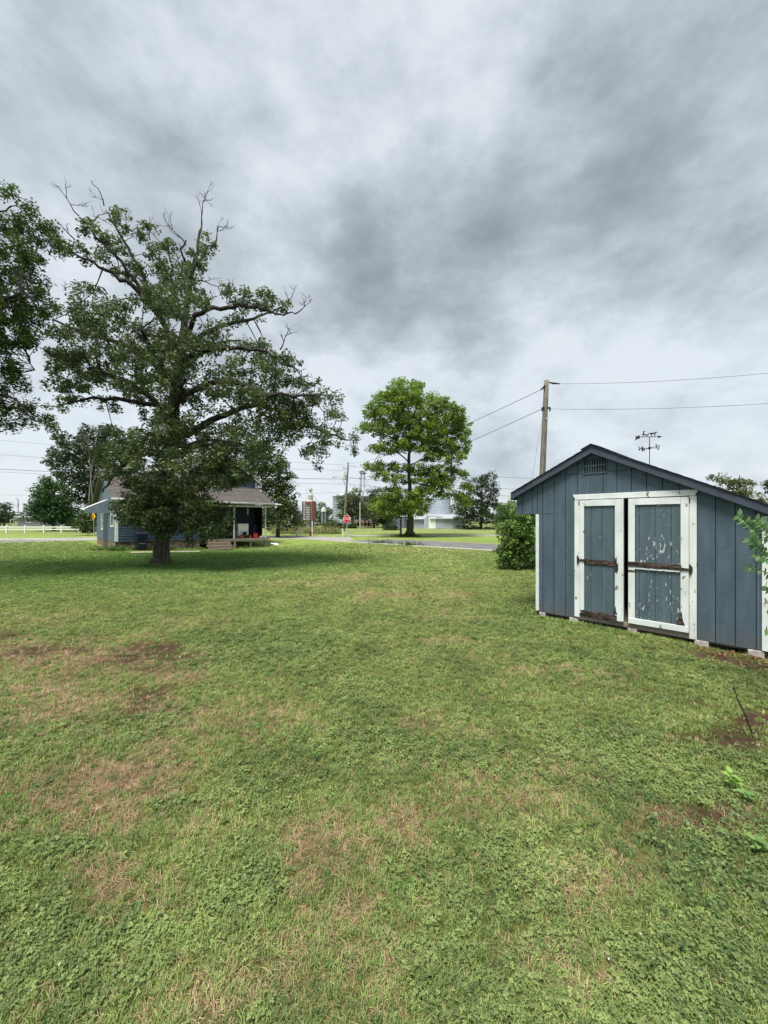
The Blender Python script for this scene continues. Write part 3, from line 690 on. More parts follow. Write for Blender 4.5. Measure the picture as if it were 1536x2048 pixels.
g1 = [sp[2]+.002, s_of(1183), s_of(1205), s_of(1228), sp[3]-.002]
d1, l1 = door(sp[1]+.003, sp[4], sp[2], sp[3], g1, M['doorA'], 'narrow left door leaf, nearly flush, with its rotten bottom rail', R(-2.5), False, True)
ragged(l1(sp[1])+.02, l1(sp[3])+.03, DZ0-.005, DZ0+.085, -.022, .0008, M['rot'], d1, 'rail', 22, .016, 'rotten brown bottom rail, paint gone')
ragged(l1(sp[2])-.02, l1(sp[3])+.005, H-.745, H-.665, -.016, .0006, M['rot'], d1, 'rail', 18, .006, 'weathered brown middle rail')
MB().box(l1(sp[4])+.001, l1(sp[5]), -.024, .02, DZ0+.005, DZ1+.005).build('edge_strip', M['chipwhite'], d1, bevel=.003)
ragged(l1(sp[3])-.005, l1(sp[3])+.030, H-.86, H-.60, -.026, -.0205, M['rot'], d1, 'rot_patch', 8, .03)
ragged(l1(sp[3])+.01, l1(sp[3])+.05, H-.82, H-.70, -.034, -.027, M['black'], d1, 'hasp', 4, .004)
g2 = [sp[7]+.002, s_of(1279.5), s_of(1311), s_of(1343), sp[8]-.002]
d2, l2 = door(sp[6], sp[9]-.001, sp[7], sp[8], g2, M['doorB'], 'wide right door leaf with heavily flaking blue boards', R(1.2), True, False)
MB().box(l2(sp[6])-.0, l2(sp[9])-.002, -.024, .0004, DZ0-.005, DZ0+.085).build('rail', M['chipwhite'], d2, bevel=.004)
ragged(l2(sp[6])-.005, l2(sp[8])+.01, H-.735, H-.655, -.030, .0006, M['rot'], d2, 'rail', 22, .007, 'black weathered middle rail with paint hanging off')
ragged(l2(sp[7])-.01, l2(sp[8])-.002, H-.765, H-.738, -.0225, .0007, M['chipwhite'], d2, 'rail_edge', 20, .005)
ragged(l2(sp[6])+.002, l2(sp[7])+.004, H-.815, H-.785, -.027, -.0205, M['rot'], d2, 'latch', 6, .004)
MB().prism([(l2(sp[8])-.06, DZ0+.086), (l2(sp[8])+.012, DZ0+.30), (l2(sp[8])+.03, DZ0+.16), (l2(sp[8])+.055, DZ0+.088)], -.0215, -.0201).build('rot_patch', M['rot'], d2)
MB().prism([(l1(sp[3])-.03, DZ0+.10), (l1(sp[3])+.012, DZ0+.24), (l1(sp[3])+.02, DZ0+.15), (l1(sp[3])+.04, DZ0+.1)], -.0215, -.0201).build('rot_patch', M['rot'], d1)
# strap hinges: plate on the jamb, strap across the stile
def hinge(xj, x_in, z, sgn):
    b = MB(); b.prism([(xj-.012, z-.085), (xj+.018, z-.03), (xj+.02, z+.03), (xj-.012, z+.085), (xj-.02, z+.06), (xj-.016, z-.06)], -.050, -.042)
    b.prism([(xj, z-.012), (x_in, z-.024), (x_in+sgn*.025, z), (x_in, z+.024), (xj, z+.012)], -.056, -.050)
    b.build('hinge', M['black'], shed)
hinge(s_of(1158), s_of(1172), H-.69, 1); hinge(s_of(1383), s_of(1362), H-.715, -1)
ragged(s_of(1158), s_of(1163), H+.24, H+.335, -.0305, -.0285, M['rot'], shed, 'rot_patch', 5, .02); ragged(s_of(1376), s_of(1381), H+.24, H+.335, -.0305, -.0285, M['rot'], shed, 'rot_patch', 5, .02)
# gable vent
v0, v1, w0, w1 = .817, 1.173, H+.80, H+1.04
b = MB(); b.box(v0, v1, -.0095, -.0088, w0, w1); b.build('vent_shade_backing', M['dark'], shed)  # dark plate over the boards, shade between the slats painted in
for k in range(10):
    x = v0+(v1-v0)*k/9; MB().box(x-.008, x+.008, -.020, -.0098, w0, w1).build('vent_slat', M['siding'], shed)
MB().box(v0-.012, v1+.012, -.022, -.0099, (w0+w1)/2-.012, (w0+w1)/2+.012).build('vent_rail', M['siding'], shed)
MB().box(v0-.012, v1+.012, -.022, -.0099, w1, w1+.02).build('vent_rail', M['siding'], shed); MB().box(v0-.012, v1+.012, -.022, -.0099, w0-.02, w0).build('vent_rail', M['siding'], shed)
# skids below
for yy in (.12, 1.9, 3.6): MB().box(.02, RIGHT-.02, yy, yy+.10, ZB-.055, ZB-.002).build('floor_joist', M['barewood'], shed)
for i, (px, w) in enumerate([(1085, .11), (1148, .15), (1265, .13), (1403, .16), (1512, .16)]):
    c = s_of(px); bb = MB(); bb.box(c-w/2, c+w/2, -.02, .28, -.03, ZB-.0565+.045 if False else ZB-.004)
    o = bb.build('concrete_block', M['block'], None, bevel=.008); o.location = (SO.x, SO.y, 0); o.rotation_euler = (0, 0, TH)
    o.data.transform(Matrix.Translation((-c, 0, 0))); o.location = (SO.x+SU.x*c, SO.y+SU.y*c, 0)
    tag(o, ['small pale block under the far left corner of the shed', 'pale block under the shed just left of the doors', 'grey block under the shed below the gap between its doors',
            'pale block under the shed at the foot of the right door jamb', 'cracked pale block under the near right corner of the shed'][i], 'block', 'blocks carrying the shed')

# ------------------------------------------------------------------ text
def text_part(txt, size, ext, m, parent, name, Mx):
    cu = bpy.data.curves.new(name, 'FONT'); cu.body = txt; cu.size = size; cu.extrude = ext; cu.align_x = 'CENTER'; cu.align_y = 'CENTER'; cu.resolution_u = 3
    t = bpy.data.objects.new(name, cu); COL.objects.link(t); bpy.context.view_layer.update()
    me = bpy.data.meshes.new_from_object(t.evaluated_get(bpy.context.evaluated_depsgraph_get())); bpy.data.objects.remove(t)
    me.transform(Mx); me.materials.clear(); me.materials.append(m)
    o = bpy.data.objects.new(name, me); COL.objects.link(o); o.parent = parent; return o

# ------------------------------------------------------------------ weathervane on the ridge
def vane():
    Yv = 9.02*1.0; base = P(1299, 931, Yv)
    t = empty('weathervane', base, 0, 'black weathervane with horse and buggy on the shed ridge', 'weathervane')
    k = Yv/768
    def q(px, py): return ((px-1299)*k, 0, (931-py)*k)
    b = MB(); b.tube([(0, 0, -.04), q(1299, 873)], .008, 8); b.build('rod', M['black'], t)
    b = MB(); b.tube([q(1278, 874), q(1316, 873.5)], .007, 6)
    b.prism([(q(1316, 0)[0], q(0, 871)[2]), (q(1325, 0)[0], q(0, 873.5)[2]), (q(1316, 0)[0], q(0, 876)[2])], -.004, .004)
    b.prism([(q(a, 0)[0], q(0, c)[2]) for a, c in [(1279, 874), (1280, 871), (1276, 871), (1275, 873), (1270, 872), (1272, 875), (1270, 881), (1276, 878), (1280, 877)]], -.004, .004)
    b.build('arrow', M['black'], t)
    horse = [(1300.5, 868), (1302, 869), (1303, 873), (1304.2, 873), (1303.6, 869.5), (1305, 868), (1308.5, 868), (1309.5, 869.5), (1308.5, 872.8), (1309.6, 873), (1311, 869), (1311, 866.2), (1312.5, 865), (1314.2, 866), (1314.6, 865), (1312.5, 863.2), (1311, 863.6), (1308.5, 865.2), (1304, 865.6), (1301.5, 865.2), (1299.8, 866.2), (1299.2, 869.5)]
    b = MB(); b.prism([(q(a, 0)[0], q(0, c)[2]) for a, c in horse], -.004, .004); b.build('horse', M['black'], t)
    b = MB(); buggy = [(1287, 868.5), (1293, 869), (1296, 868), (1297.6, 865.4), (1298.3, 865.8), (1297, 869.5), (1292, 871), (1286, 870.5), (1285, 867), (1287, 866), (1285.5, 862.6), (1291.5, 862.2), (1290.5, 863.4), (1288, 864), (1288.6, 866.4)]
    b.prism([(q(a, 0)[0], q(0, c)[2]) for a, c in buggy], -.004, .004)
    for cx, cy, rr in ((1286.5, 870.5, 3.2), (1294, 871.3, 2.3)):
        ring = [(q(cx+rr*math.cos(a), 0)[0], 0, q(0, cy+rr*math.sin(a))[2]) for a in [i*math.pi/8 for i in range(17)]]
        b.tube(ring, .0035, 4, cap=False)
        for a in (0, math.pi/3, 2*math.pi/3):
            b.tube([(q(cx+rr*math.cos(a), 0)[0], 0, q(0, cy+rr*math.sin(a))[2]), (q(cx-rr*math.cos(a), 0)[0], 0, q(0, cy-rr*math.sin(a))[2])], .002, 4)
    b.build('buggy', M['black'], t)
    b = MB(); b.tube([q(1283, 897.5), q(1315, 895.5)], .0055, 6); b.tube([(0, -.2, q(0, 896.5)[2]), (0, .2, q(0, 896.5)[2])], .0055, 6); b.lathe((0, 0, q(0, 899)[2]), [(.012, 0), (.03, .02), (.03, .05), (.012, .07)], 10)
    b.build('crossbar', M['black'], t)
    back = Matrix.Rotation(R(180), 4, 'Z') @ Matrix.Rotation(R(90), 4, 'X')
    for ch, px, py in (('N', 1281.5, 897.5), ('S', 1317, 895.5)):
        text_part(ch, .15, .006, M['black'], t, 'letter', Matrix.Translation(q(px, py)) @ back)
    for ch, yy in (('E', -.22), ('W', .22)):
        text_part(ch, .13, .005, M['black'], t, 'letter', Matrix.Translation((0, yy, q(0, 896.5)[2])) @ Matrix.Rotation(R(-90), 4, 'Z') @ back)
vane()

# ------------------------------------------------------------------ trees
def leaves_mesh(C, n_per, rad, size, flat=.75, seed=1, droop=0.0, tint0=None, aspect=.62):
    """C (k,3) clump centres -> leaf verts, faces, tint"""
    rg = np.random.default_rng(seed); k = len(C)
    idx = np.repeat(np.arange(k), n_per); n = len(idx)
    r = rad[idx] if isinstance(rad, np.ndarray) else rad
    d = rg.normal(size=(n, 3)); d /= np.linalg.norm(d, axis=1)[:, None]; d *= (rg.random(n)**.45)[:, None]
    if isinstance(r, np.ndarray): d *= r[:, None]
    else: d *= r
    d[:, 2] *= flat
    pos = C[idx]+d
    a = rg.uniform(0, 2*np.pi, n); out = d/(np.linalg.norm(d, axis=1)[:, None]+1e-6)
    ax = np.stack([np.cos(a), np.sin(a), rg.normal(-.1-droop, .45, n)], 1)+out*.5; ax /= np.linalg.norm(ax, axis=1)[:, None]
    up = rg.normal(size=(n, 3))*.55+np.array([0, 0, 1.0]); sd_ = np.cross(ax, up); sd_ /= np.linalg.norm(sd_, axis=1)[:, None]; nn = np.cross(sd_, ax)
    L_ = size*rg.uniform(.65, 1.25, n)[:, None]; w = L_*aspect*rg.uniform(.8, 1.2, n)[:, None]
    V = np.stack([pos-ax*L_*.5, pos+sd_*w*.5+nn*L_*.10+ax*L_*.08, pos+ax*L_*.5-nn*L_*.08, pos-sd_*w*.5+nn*L_*.10+ax*L_*.08], 1).reshape(-1, 3)
    b0 = np.arange(n)*4
    F = np.concatenate([np.stack([b0, b0+1, b0+2], 1), np.stack([b0, b0+2, b0+3], 1)])
    ct = rg.normal(.5, .17, k) if tint0 is None else tint0
    tint = np.clip(ct[idx]+rg.normal(0, .17, n), 0, 1)
    return V, F, np.repeat(tint, 4)

def catmull(pts, n=4):
    P_ = [pts[0]]+pts+[pts[-1]]; out = []
    for i in range(1, len(P_)-2):
        for k in range(n):
            t = k/n; a, b_, c, d = P_[i-1], P_[i], P_[i+1], P_[i+2]
            out.append(tuple(.5*((2*b_[j])+(-a[j]+c[j])*t+(2*a[j]-5*b_[j]+4*c[j]-d[j])*t*t+(-a[j]+3*b_[j]-3*c[j]+d[j])*t**3) for j in range(len(b_))))
    out.append(tuple(pts[-1])); return out
LK = .72
def limb_path(lst, Y0, jitter=.03, n=4, rg=random):
    """lst of (px,py,depth offset, radius) -> world points, radii"""
    p = [(*P(a, c, Y0+d), r) for a, c, d, r in lst]
    q = catmull(p, n); pts = []; rad = []
    for i, v in enumerate(q):
        j = jitter if 0 < i < len(q)-1 else 0
        pts.append(Vector(v[:3])+Vector((rg.gauss(0, j), rg.gauss(0, j), rg.gauss(0, j)))); rad.append(max(v[3]*LK, .006))
    return pts, rad
def dead_twigs(b, p, d, L_, r, depth, rg):
    d = d.normalized(); pts = [p]; q = p; dd = d
    for i in range(3):
        dd = (dd+Vector((rg.gauss(0, .25), rg.gauss(0, .25), rg.gauss(.06, .22)))).normalized(); q = q+dd*L_/3; pts.append(q)
    b.tube(pts, [r, r*.8, r*.65, r*.45], 4, cap=False)
    if depth <= 0: return
    for k in range(rg.choice((2, 3, 3))):
        i = rg.choice((1, 2, 3, 3)); nd = (dd+Vector((rg.gauss(0, .6), rg.gauss(0, .5), rg.gauss(.15, .5)))).normalized()
        dead_twigs(b, pts[i], nd, L_*rg.uniform(.5, .75), r*.55, depth-1, rg)

def tree(name, label, cat, base, trunk, limbs, blobs, Y0, mleaf, mbark, mlimb, leaf, clump_r, per, dens, depth_r, flat=.75, seed=1, group=None, dead=(), twig_r=.012, split=True, aspect=.62, shade=True, smoothlimb=True, tip=.0, fdepth=None):
    """blobs: (px,py,rx,ry[,doff]) foliage masses at the tree's distance"""
    rg = random.Random(seed); ng = np.random.default_rng(seed)
    t = empty(name, base, 0, label, cat, group); inv = Matrix.Translation(-Vector(base))
    allp = []
    tb = MB(inv); pts, rad = limb_path(trunk, Y0, .015, 5, rg); tb.tube(pts, rad, 14 if twig_r > .008 else 8, cap=False); allp += pts[3:]
    if smoothlimb: # root flare
        b0 = pts[0]
        for k in range(7):
            a = k*.9+rg.random()*.4; r0 = rad[0]
            tb.tube([b0+Vector((math.cos(a)*r0*.55, math.sin(a)*r0*.55, .55*r0*2)), b0+Vector((math.cos(a)*r0*.95, math.sin(a)*r0*.95, .12)), b0+Vector((math.cos(a)*r0*1.6, math.sin(a)*r0*1.6, -.08))], [r0*.35, r0*.30, r0*.14], 6)
    tb.build('trunk', mbark, t, smooth=True)
    lb = MB(inv)
    for l in limbs:
        if split: lb = MB(inv)
        pts, rad = limb_path(l, Y0, .04, 4, rg); lb.tube(pts, rad, 7, cap=False); allp += pts
        if split: lb.build('limb', mlimb, t, smooth=True)
    if not split and limbs: lb.build('limbs', mlimb, t, smooth=True, kind='stuff')
    if dead:
        db = MB(inv)
        for (px, py, do, L_, dx, dz) in dead: dead_twigs(db, P(px, py, Y0+do), Vector((dx, rg.gauss(0, .3), dz)), L_, .028, 3, rg)
        db.build('bare_twigs', mlimb, t, kind='stuff')
    AP = np.array([tuple(p) for p in allp])
    C = []; T = []
    tx = P(trunk[0][0], trunk[0][1], Y0).x
    for bl in blobs:
        px, py, rx, ry = bl[:4]; s = Y0/768
        area = math.pi*rx*ry*s*s; k = max(2, int(dens*area/(clump_r**2)))
        cx = (px-768)*s
        D = depth_r*math.sqrt(max(.12, 1-((cx-tx)/(depth_r*1.6))**2)) if len(bl) < 5 else (fdepth or max(rx*s, .6))
        for i in range(k):
            while True:
                u = ng.uniform(-1, 1, 2)
                if u[0]**2+u[1]**2 < 1: break
            dd = ng.uniform(-1, 1)*D+(bl[4] if len(bl) > 4 else 0)
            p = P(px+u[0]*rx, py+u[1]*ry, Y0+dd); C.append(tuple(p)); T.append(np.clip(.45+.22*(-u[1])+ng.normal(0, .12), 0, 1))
    C = np.array(C); T = np.array(T)
    # twigs from the nearest limb to each clump
    wb = MB(inv)
    if twig_r > 0:
        for i in range(len(C)):
            if i % 3: continue
            d = np.sum((AP-C[i])**2*np.array([1, 1, 1.3]), axis=1)+np.where(AP[:, 2] > C[i, 2]+.3, 2.0, 0); j = int(np.argmin(d)); a = Vector(AP[j]); c = Vector(C[i])
            if (a-c).length > (2.0 if Y0 < 30 else 6): continue
            L_ = (c-a).length; mid = (a+c)/2+Vector((rg.gauss(0, .1), rg.gauss(0, .1), rg.gauss(.05, .1)))*L_
            wb.tube([a, mid, c], [twig_r*(1+.6*L_), twig_r*(.8+.2*L_), twig_r*.5], 4, cap=False)
        wb.build('twigs', mlimb, t, kind='stuff')
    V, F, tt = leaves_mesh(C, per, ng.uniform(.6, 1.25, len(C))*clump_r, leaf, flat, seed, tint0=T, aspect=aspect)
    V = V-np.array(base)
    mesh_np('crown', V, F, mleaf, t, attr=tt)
    return t

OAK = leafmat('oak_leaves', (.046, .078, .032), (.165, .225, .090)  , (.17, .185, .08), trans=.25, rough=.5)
MAPLE = leafmat('maple_leaves', (.070, .135, .020), (.260, .375, .060), trans=.30)
WALNUT = leafmat('walnut_leaves', (.030, .065, .016), (.10, .17, .038), trans=.28)
DARKG = leafmat('dark_tree_leaves', (.022, .042, .018), (.060, .095, .040), trans=.2)
MIDG = leafmat('mid_tree_leaves', (.040, .070, .022), (.11, .16, .05), trans=.22)
OLIVE = leafmat('olive_tree_leaves', (.060, .085, .030), (.15, .17, .065), trans=.22)
BUSH = leafmat('bush_leaves', (.035, .075, .018), (.12, .22, .045), trans=.28)

YO = 15.4; ob = P(322, 1130, YO); ob.z = 0
oak_trunk = [(322, 1138, 0, .53), (322, 1122, 0, .46), (324, 1085, 0, .40), (330, 1010, 0, .36), (336, 930, .1, .34), (343, 860, .1, .32), (352, 780, .1, .30), (362, 700, .1, .22), (371, 630, 0, .17), (381, 560, 0, .12), (396, 490, 0, .07), (403, 440, 0, .03)]
oak_limbs = [
 [(358, 735, 0, .17), (330, 655, -.5, .15), (290, 600, -1, .13), (240, 555, -1.4, .10), (180, 522, -1.6, .06), (112, 492, -1.8, .03)],
 [(332, 655, -.4, .14), (308, 600, .1, .12), (275, 530, .5, .09), (235, 465, .8, .06), (215, 425, .9, .04)],
 [(290, 600, -1, .10), (245, 525, -1.2, .08), (200, 480, -1.2, .06), (160, 435, -1.2, .04)],
 [(370, 640, 0, .10), (352, 590, .5, .08), (343, 540, .8, .06), (335, 500, .8, .04)],
 [(381, 560, 0, .08), (365, 510, -.4, .05), (372, 480, -.4, .035)],
 [(385, 545, 0, .07), (415, 500, .3, .05), (432, 480, .3, .03)],
 [(370, 660, 0, .14), (405, 625, -.6, .12), (450, 614, -1, .10), (515, 616, -1.3, .07), (560, 628, -1.5, .045), (592, 628, -1.6, .025)],
 [(368, 700, 0, .14), (420, 662, .5, .12), (490, 640, .9, .09), (545, 622, 1.0, .05), (575, 602, 1.0, .03)],
 [(362, 720, 0, .14), (420, 700, -1, .11), (500, 698, -1.6, .08), (560, 715, -1.9, .05), (598, 745, -2.0, .03)],
 [(344, 880, 0, .22), (395, 858, .5, .20), (450, 828, 1.0, .17), (510, 812, 1.3, .13), (575, 830, 1.6, .10), (640, 858, 1.8, .07), (700, 880, 2, .04)],
 [(352, 800, 0, .18), (400, 775, -.8, .15), (460, 762, -1.5, .12), (540, 788, -2, .09), (620, 790, -2.2, .05)],
 [(338, 920, 0, .15), (395, 892, -1.2, .13), (440, 915, -2, .09), (490, 950, -2.3, .05)],
 [(343, 845, 0, .18), (295, 790, -.8, .14), (225, 752, -1.4, .10), (150, 742, -1.8, .05)],
 [(340, 890, 0, .17), (300, 870, .6, .15), (265, 912, .9, .12), (230, 945, 1.2, .08), (205, 985, 1.3, .04)],
 [(352, 780, 0, .17), (280, 705, .9, .14), (190, 672, 1.6, .10), (105, 640, 1.8, .05)],
 [(345, 820, 0, .14), (270, 800, -1.5, .11), (190, 795, -2.2, .07), (120, 812, -2.6, .03)],
 [(332, 990, 0, .10), (290, 985, -1.2, .08), (245, 1020, -1.8, .04)],
 [(332, 985, 0, .11), (375, 985, -1, .09), (425, 1020, -1.8, .05), (410, 1065, -2, .03)],
 [(338, 940, 0, .14), (345, 930, -1.6, .11), (330, 960, -3.0, .06)], [(345, 830, 0, .16), (360, 790, -2.2, .12), (370, 760, -3.6, .07)],
 [(345, 830, 0, .16), (355, 760, 2.2, .12), (340, 720, 3.8, .07)], [(350, 770, 0, .14), (300, 690, -2.2, .10), (280, 660, -3.4, .05)],
 [(358, 740, 0, .14), (430, 690, 2.2, .10), (480, 680, 3.4, .05)], [(340, 900, 0, .14), (420, 880, 2.2, .1), (520, 900, 3.6, .05)]]
oak_blobs = [(285, 1020, 55, 30, -1.3), (350, 1035, 50, 30, -1.2), (415, 1035, 44, 34, -1.7), (300, 975, 60, 30, -.8), (420, 945, 60, 34, -1.5), (470, 950, 34, 24, -1.5), (250, 1035, 22, 18, -1.5), (440, 1060, 18, 14, -1.8), (325, 1065, 26, 14, -1.2), (340, 705, 70, 45), (290, 780, 70, 30), (450, 790, 80, 34), (230, 640, 60, 26), (335, 880, 60, 40), (470, 885, 70, 34), (560, 830, 60, 34), (235, 905, 48, 46), (262, 935, 26, 30), (350, 600, 60, 40), (330, 1010, 70, 40, -.8), (170, 720, 80, 60), (170, 455, 24, 14, -1.2), (198, 478, 22, 13, -1.2), (235, 432, 15, 22, .8), (252, 458, 12, 14, .7), (290, 462, 22, 16, .6), (232, 495, 22, 16, -1.2), (150, 500, 30, 12, -1.7), (190, 515, 26, 12, -1.6),
 (262, 540, 34, 20, -1), (342, 550, 36, 28, 0), (328, 500, 20, 20, .6), (300, 500, 14, 16, .5), (415, 488, 15, 22, .2), (388, 520, 24, 20, 0), (375, 556, 24, 20, 0),
 (175, 582, 34, 16, 1.5), (188, 615, 40, 20, 1.5), (128, 622, 38, 20), (248, 606, 30, 14), (342, 620, 34, 22), (305, 580, 26, 20), (178, 650, 44, 22), (120, 668, 34, 18), (400, 600, 24, 18), (246, 692, 34, 24), (315, 680, 44, 28), (300, 735, 50, 28),
 (140, 722, 40, 16), (165, 752, 40, 18), (120, 775, 28, 16), (118, 808, 30, 12), (150, 800, 26, 10), (213, 808, 28, 14), (215, 738, 34, 16), (273, 783, 24, 26), (314, 832, 30, 28), (290, 872, 26, 16), (350, 740, 40, 30), (380, 780, 34, 26),
 (468, 592, 30, 18, -1), (512, 598, 34, 20, -1), (556, 612, 26, 12, -1.3), (488, 634, 44, 10, .9), (436, 660, 34, 16), (497, 696, 44, 18), (421, 690, 34, 20), (376, 695, 34, 22), (527, 716, 44, 16), (580, 724, 22, 14), (512, 742, 50, 20), (451, 736, 44, 22),
 (560, 766, 40, 22), (618, 772, 28, 16), (650, 795, 30, 24), (600, 808, 44, 24), (555, 812, 44, 26), (512, 790, 44, 24), (445, 778, 40, 22), (603, 848, 44, 26), (662, 850, 26, 30), (650, 888, 30, 20), (700, 872, 20, 10, 2), (709, 900, 9, 20, 2),
 (627, 908, 24, 16), (633, 930, 10, 10), (557, 866, 44, 28), (488, 856, 44, 26), (467, 900, 44, 24), (421, 900, 36, 22), (512, 908, 30, 22), (391, 850, 40, 24), (345, 872, 36, 30), (318, 915, 30, 20),
 (249, 896, 36, 24), (216, 915, 26, 28), (268, 885, 22, 16), (215, 950, 14, 14), (307, 965, 36, 22), (337, 938, 34, 26), (386, 930, 36, 24), (425, 925, 32, 22), (464, 932, 26, 20), (366, 966, 36, 20), (395, 972, 26, 14), (454, 964, 16, 18), (434, 980, 9, 16),
 (278, 992, 32, 18, -1.3), (259, 1018, 32, 20, -1.5), (307, 1012, 36, 22, -1.2), (337, 1008, 30, 22, -1), (317, 1040, 32, 16, -1.3), (288, 1050, 20, 12, -1.5), (322, 1060, 22, 10, -1.2), (376, 1008, 30, 18, -1.2), (408, 1012, 32, 20, -1.6), (436, 1028, 26, 20, -1.8),
 (440, 1050, 20, 16, -1.8), (390, 1050, 22, 18, -1.8), (412, 1070, 16, 14, -1.9), (378, 1076, 14, 12, -1.8)]
dead = [(208, 412, .9, .6, -.1, 1), (158, 432, -1.2, .55, -.8, .7), (190, 440, -1, .5, -.4, .8), (403, 450, 0, .85, .05, 1), (372, 490, -.4, .65, -.5, .9), (432, 485, .3, .6, .35, .9), (345, 500, .8, .5, -.4, .9), (350, 530, .5, .55, .1, 1), (395, 560, 0, .85, 1, .25),
        (590, 628, -1.6, .5, .9, .5), (575, 606, 1, .5, .5, .9), (595, 742, -2, .35, .7, -.4), (560, 700, -1.6, .5, .5, .9), (300, 480, .5, .45, .3, 1), (118, 494, -1.8, .28, -.9, .4), (150, 480, -1.6, .35, -.6, .8), (100, 640, 1.8, .6, -1, .4), (130, 580, 1.5, .5, -.5, .9), (265, 1100-155, .9, .4, -.6, -.3)]
tree('oak_tree', 'huge spreading oak with dead bare twigs at its top, standing before the blue house', 'tree', ob, oak_trunk, oak_limbs, oak_blobs, YO, OAK, M['bark'], M['limb'], .118, .29, 52, 1.35, 3.6, flat=.8, seed=4, dead=dead, twig_r=.012, aspect=.6)

# maple
YM = 41.9; mb_ = P(820, 1073, YM); mb_.z = 0
mt_ = [(820, 1076, 0, .8), (820, 1068, 0, .58), (821, 1035, 0, .50), (820, 985, 0, .30), (818, 930, 0, .25), (819, 870, 0, .17), (815, 800, 0, .06)]
ml_ = []
for i, (sy, ex, ey) in enumerate([(1010, 770, 1012), (1005, 850, 1015), (990, 775, 985), (985, 905, 990), (965, 925, 1000), (970, 765, 950), (950, 930, 960), (945, 745, 930), (930, 925, 900), (925, 760, 895), (905, 925, 850), (900, 745, 860), (880, 890, 820), (875, 760, 810), (850, 850, 790), (845, 785, 790), (1000, 820, 1020), (960, 830, 970)]):
    dz = [-2.5, 2.5, 3.5, -3.5, 1, -1][i % 6]
    ml_.append([(820, sy, 0, .11), ((820*.55+ex*.45), (sy*.55+ey*.45)-6, dz*.4, .08), (ex, ey, dz, .03)])
mbl = [(813, 778, 38, 20), (770, 800, 26, 16), (800, 805, 34, 20), (850, 802, 34, 20), (886, 812, 28, 18), (915, 828, 16, 18), (752, 822, 24, 18), (790, 832, 36, 20), (840, 840, 40, 20), (890, 850, 36, 22), (924, 856, 18, 20), (727, 855, 18, 10), (760, 856, 24, 18), (800, 862, 34, 16), (850, 868, 36, 18),
 (918, 890, 22, 20), (878, 888, 34, 18), (828, 888, 36, 16), (782, 892, 28, 14), (752, 896, 16, 10), (905, 915, 24, 12), (868, 912, 32, 10), (745, 934, 20, 7), (775, 932, 26, 9), (805, 936, 22, 8), (845, 940, 30, 11), (888, 942, 28, 12), (925, 948, 14, 8),
 (772, 953, 26, 8), (806, 960, 24, 8), (850, 964, 28, 9), (893, 965, 24, 9), (930, 972, 12, 7), (780, 984, 26, 10), (812, 988, 24, 10), (850, 982, 24, 9), (898, 990, 28, 9), (925, 1002, 20, 10), (768, 1004, 24, 11), (797, 1010, 24, 12), (824, 1004, 20, 12), (842, 1012, 18, 8), (764, 1024, 16, 8), (786, 1032, 18, 8), (832, 1026, 18, 8), (810, 1018, 30, 10), (790, 1000, 28, 10), (870, 952, 30, 10), (760, 1016, 18, 9), (845, 1000, 20, 9), (880, 976, 26, 9)]
tree('maple_tree', 'bright green full crowned tree standing alone beside the road', 'tree', mb_, mt_, ml_, mbl, YM, MAPLE, M['bark'], M['limb'], .21, .55, 62, 2.3, 4.2, flat=.7, seed=9, twig_r=.02, aspect=.75)

# tree at the left edge, trunk out of the frame
YL = 12.0; lb_ = P(-210, 1155, YL); lb_.z = 0
lt_ = [(-210, 1155, 0, .34), (-208, 1000, 0, .28), (-200, 800, 0, .24), (-180, 620, 0, .18), (-140, 480, 0, .10), (-90, 380, 0, .04)]
ll_ = [[(-190, 640, 0, .12), (-90, 560, .3, .08), (20, 500, .5, .05), (95, 480, .5, .02)], [(-195, 720, 0, .13), (-100, 640, -.8, .09), (20, 590, -1, .05), (80, 600, -1, .02)], [(-200, 800, 0, .13), (-90, 720, .8, .08), (30, 690, 1, .05), (70, 740, 1, .02)],
       [(-204, 880, 0, .12), (-100, 800, -.5, .08), (10, 790, -.8, .05), (80, 845, -1, .02)], [(-150, 500, 0, .08), (-70, 440, 0, .06), (10, 420, 0, .03), (40, 395, 0, .015)]]
lbl = [(22, 388, 18, 12, 0), (55, 408, 15, 9, 0), (45, 430, 20, 14, 0), (20, 450, 30, 22, .3), (75, 460, 38, 20, .5), (100, 490, 22, 18, .4), (30, 500, 40, 26), (60, 530, 34, 24), (10, 560, 34, 30), (70, 575, 30, 22), (20, 615, 44, 30), (62, 630, 36, 26), (15, 670, 44, 30), (55, 680, 30, 24),
       (10, 725, 34, 26), (35, 765, 26, 20), (5, 800, 26, 26), (45, 815, 34, 16), (85, 842, 26, 12), (20, 845, 34, 12), (108, 856, 12, 10), (-60, 500, 60, 60), (-60, 620, 60, 60), (-70, 740, 60, 60), (-60, 830, 60, 40), (-150, 560, 80, 80), (-160, 700, 80, 80), (-100, 420, 60, 40), (-230, 640, 80, 90), (-260, 760, 80, 60)]
tree('walnut_tree', 'leafy green tree at the left edge whose drooping foliage hangs into view', 'tree', lb_, lt_, ll_, lbl, YL, WALNUT, M['bark'], M['limb'], .115, .22, 44, 1.5, 2.2, flat=1.1, seed=12, twig_r=.010, aspect=.42)

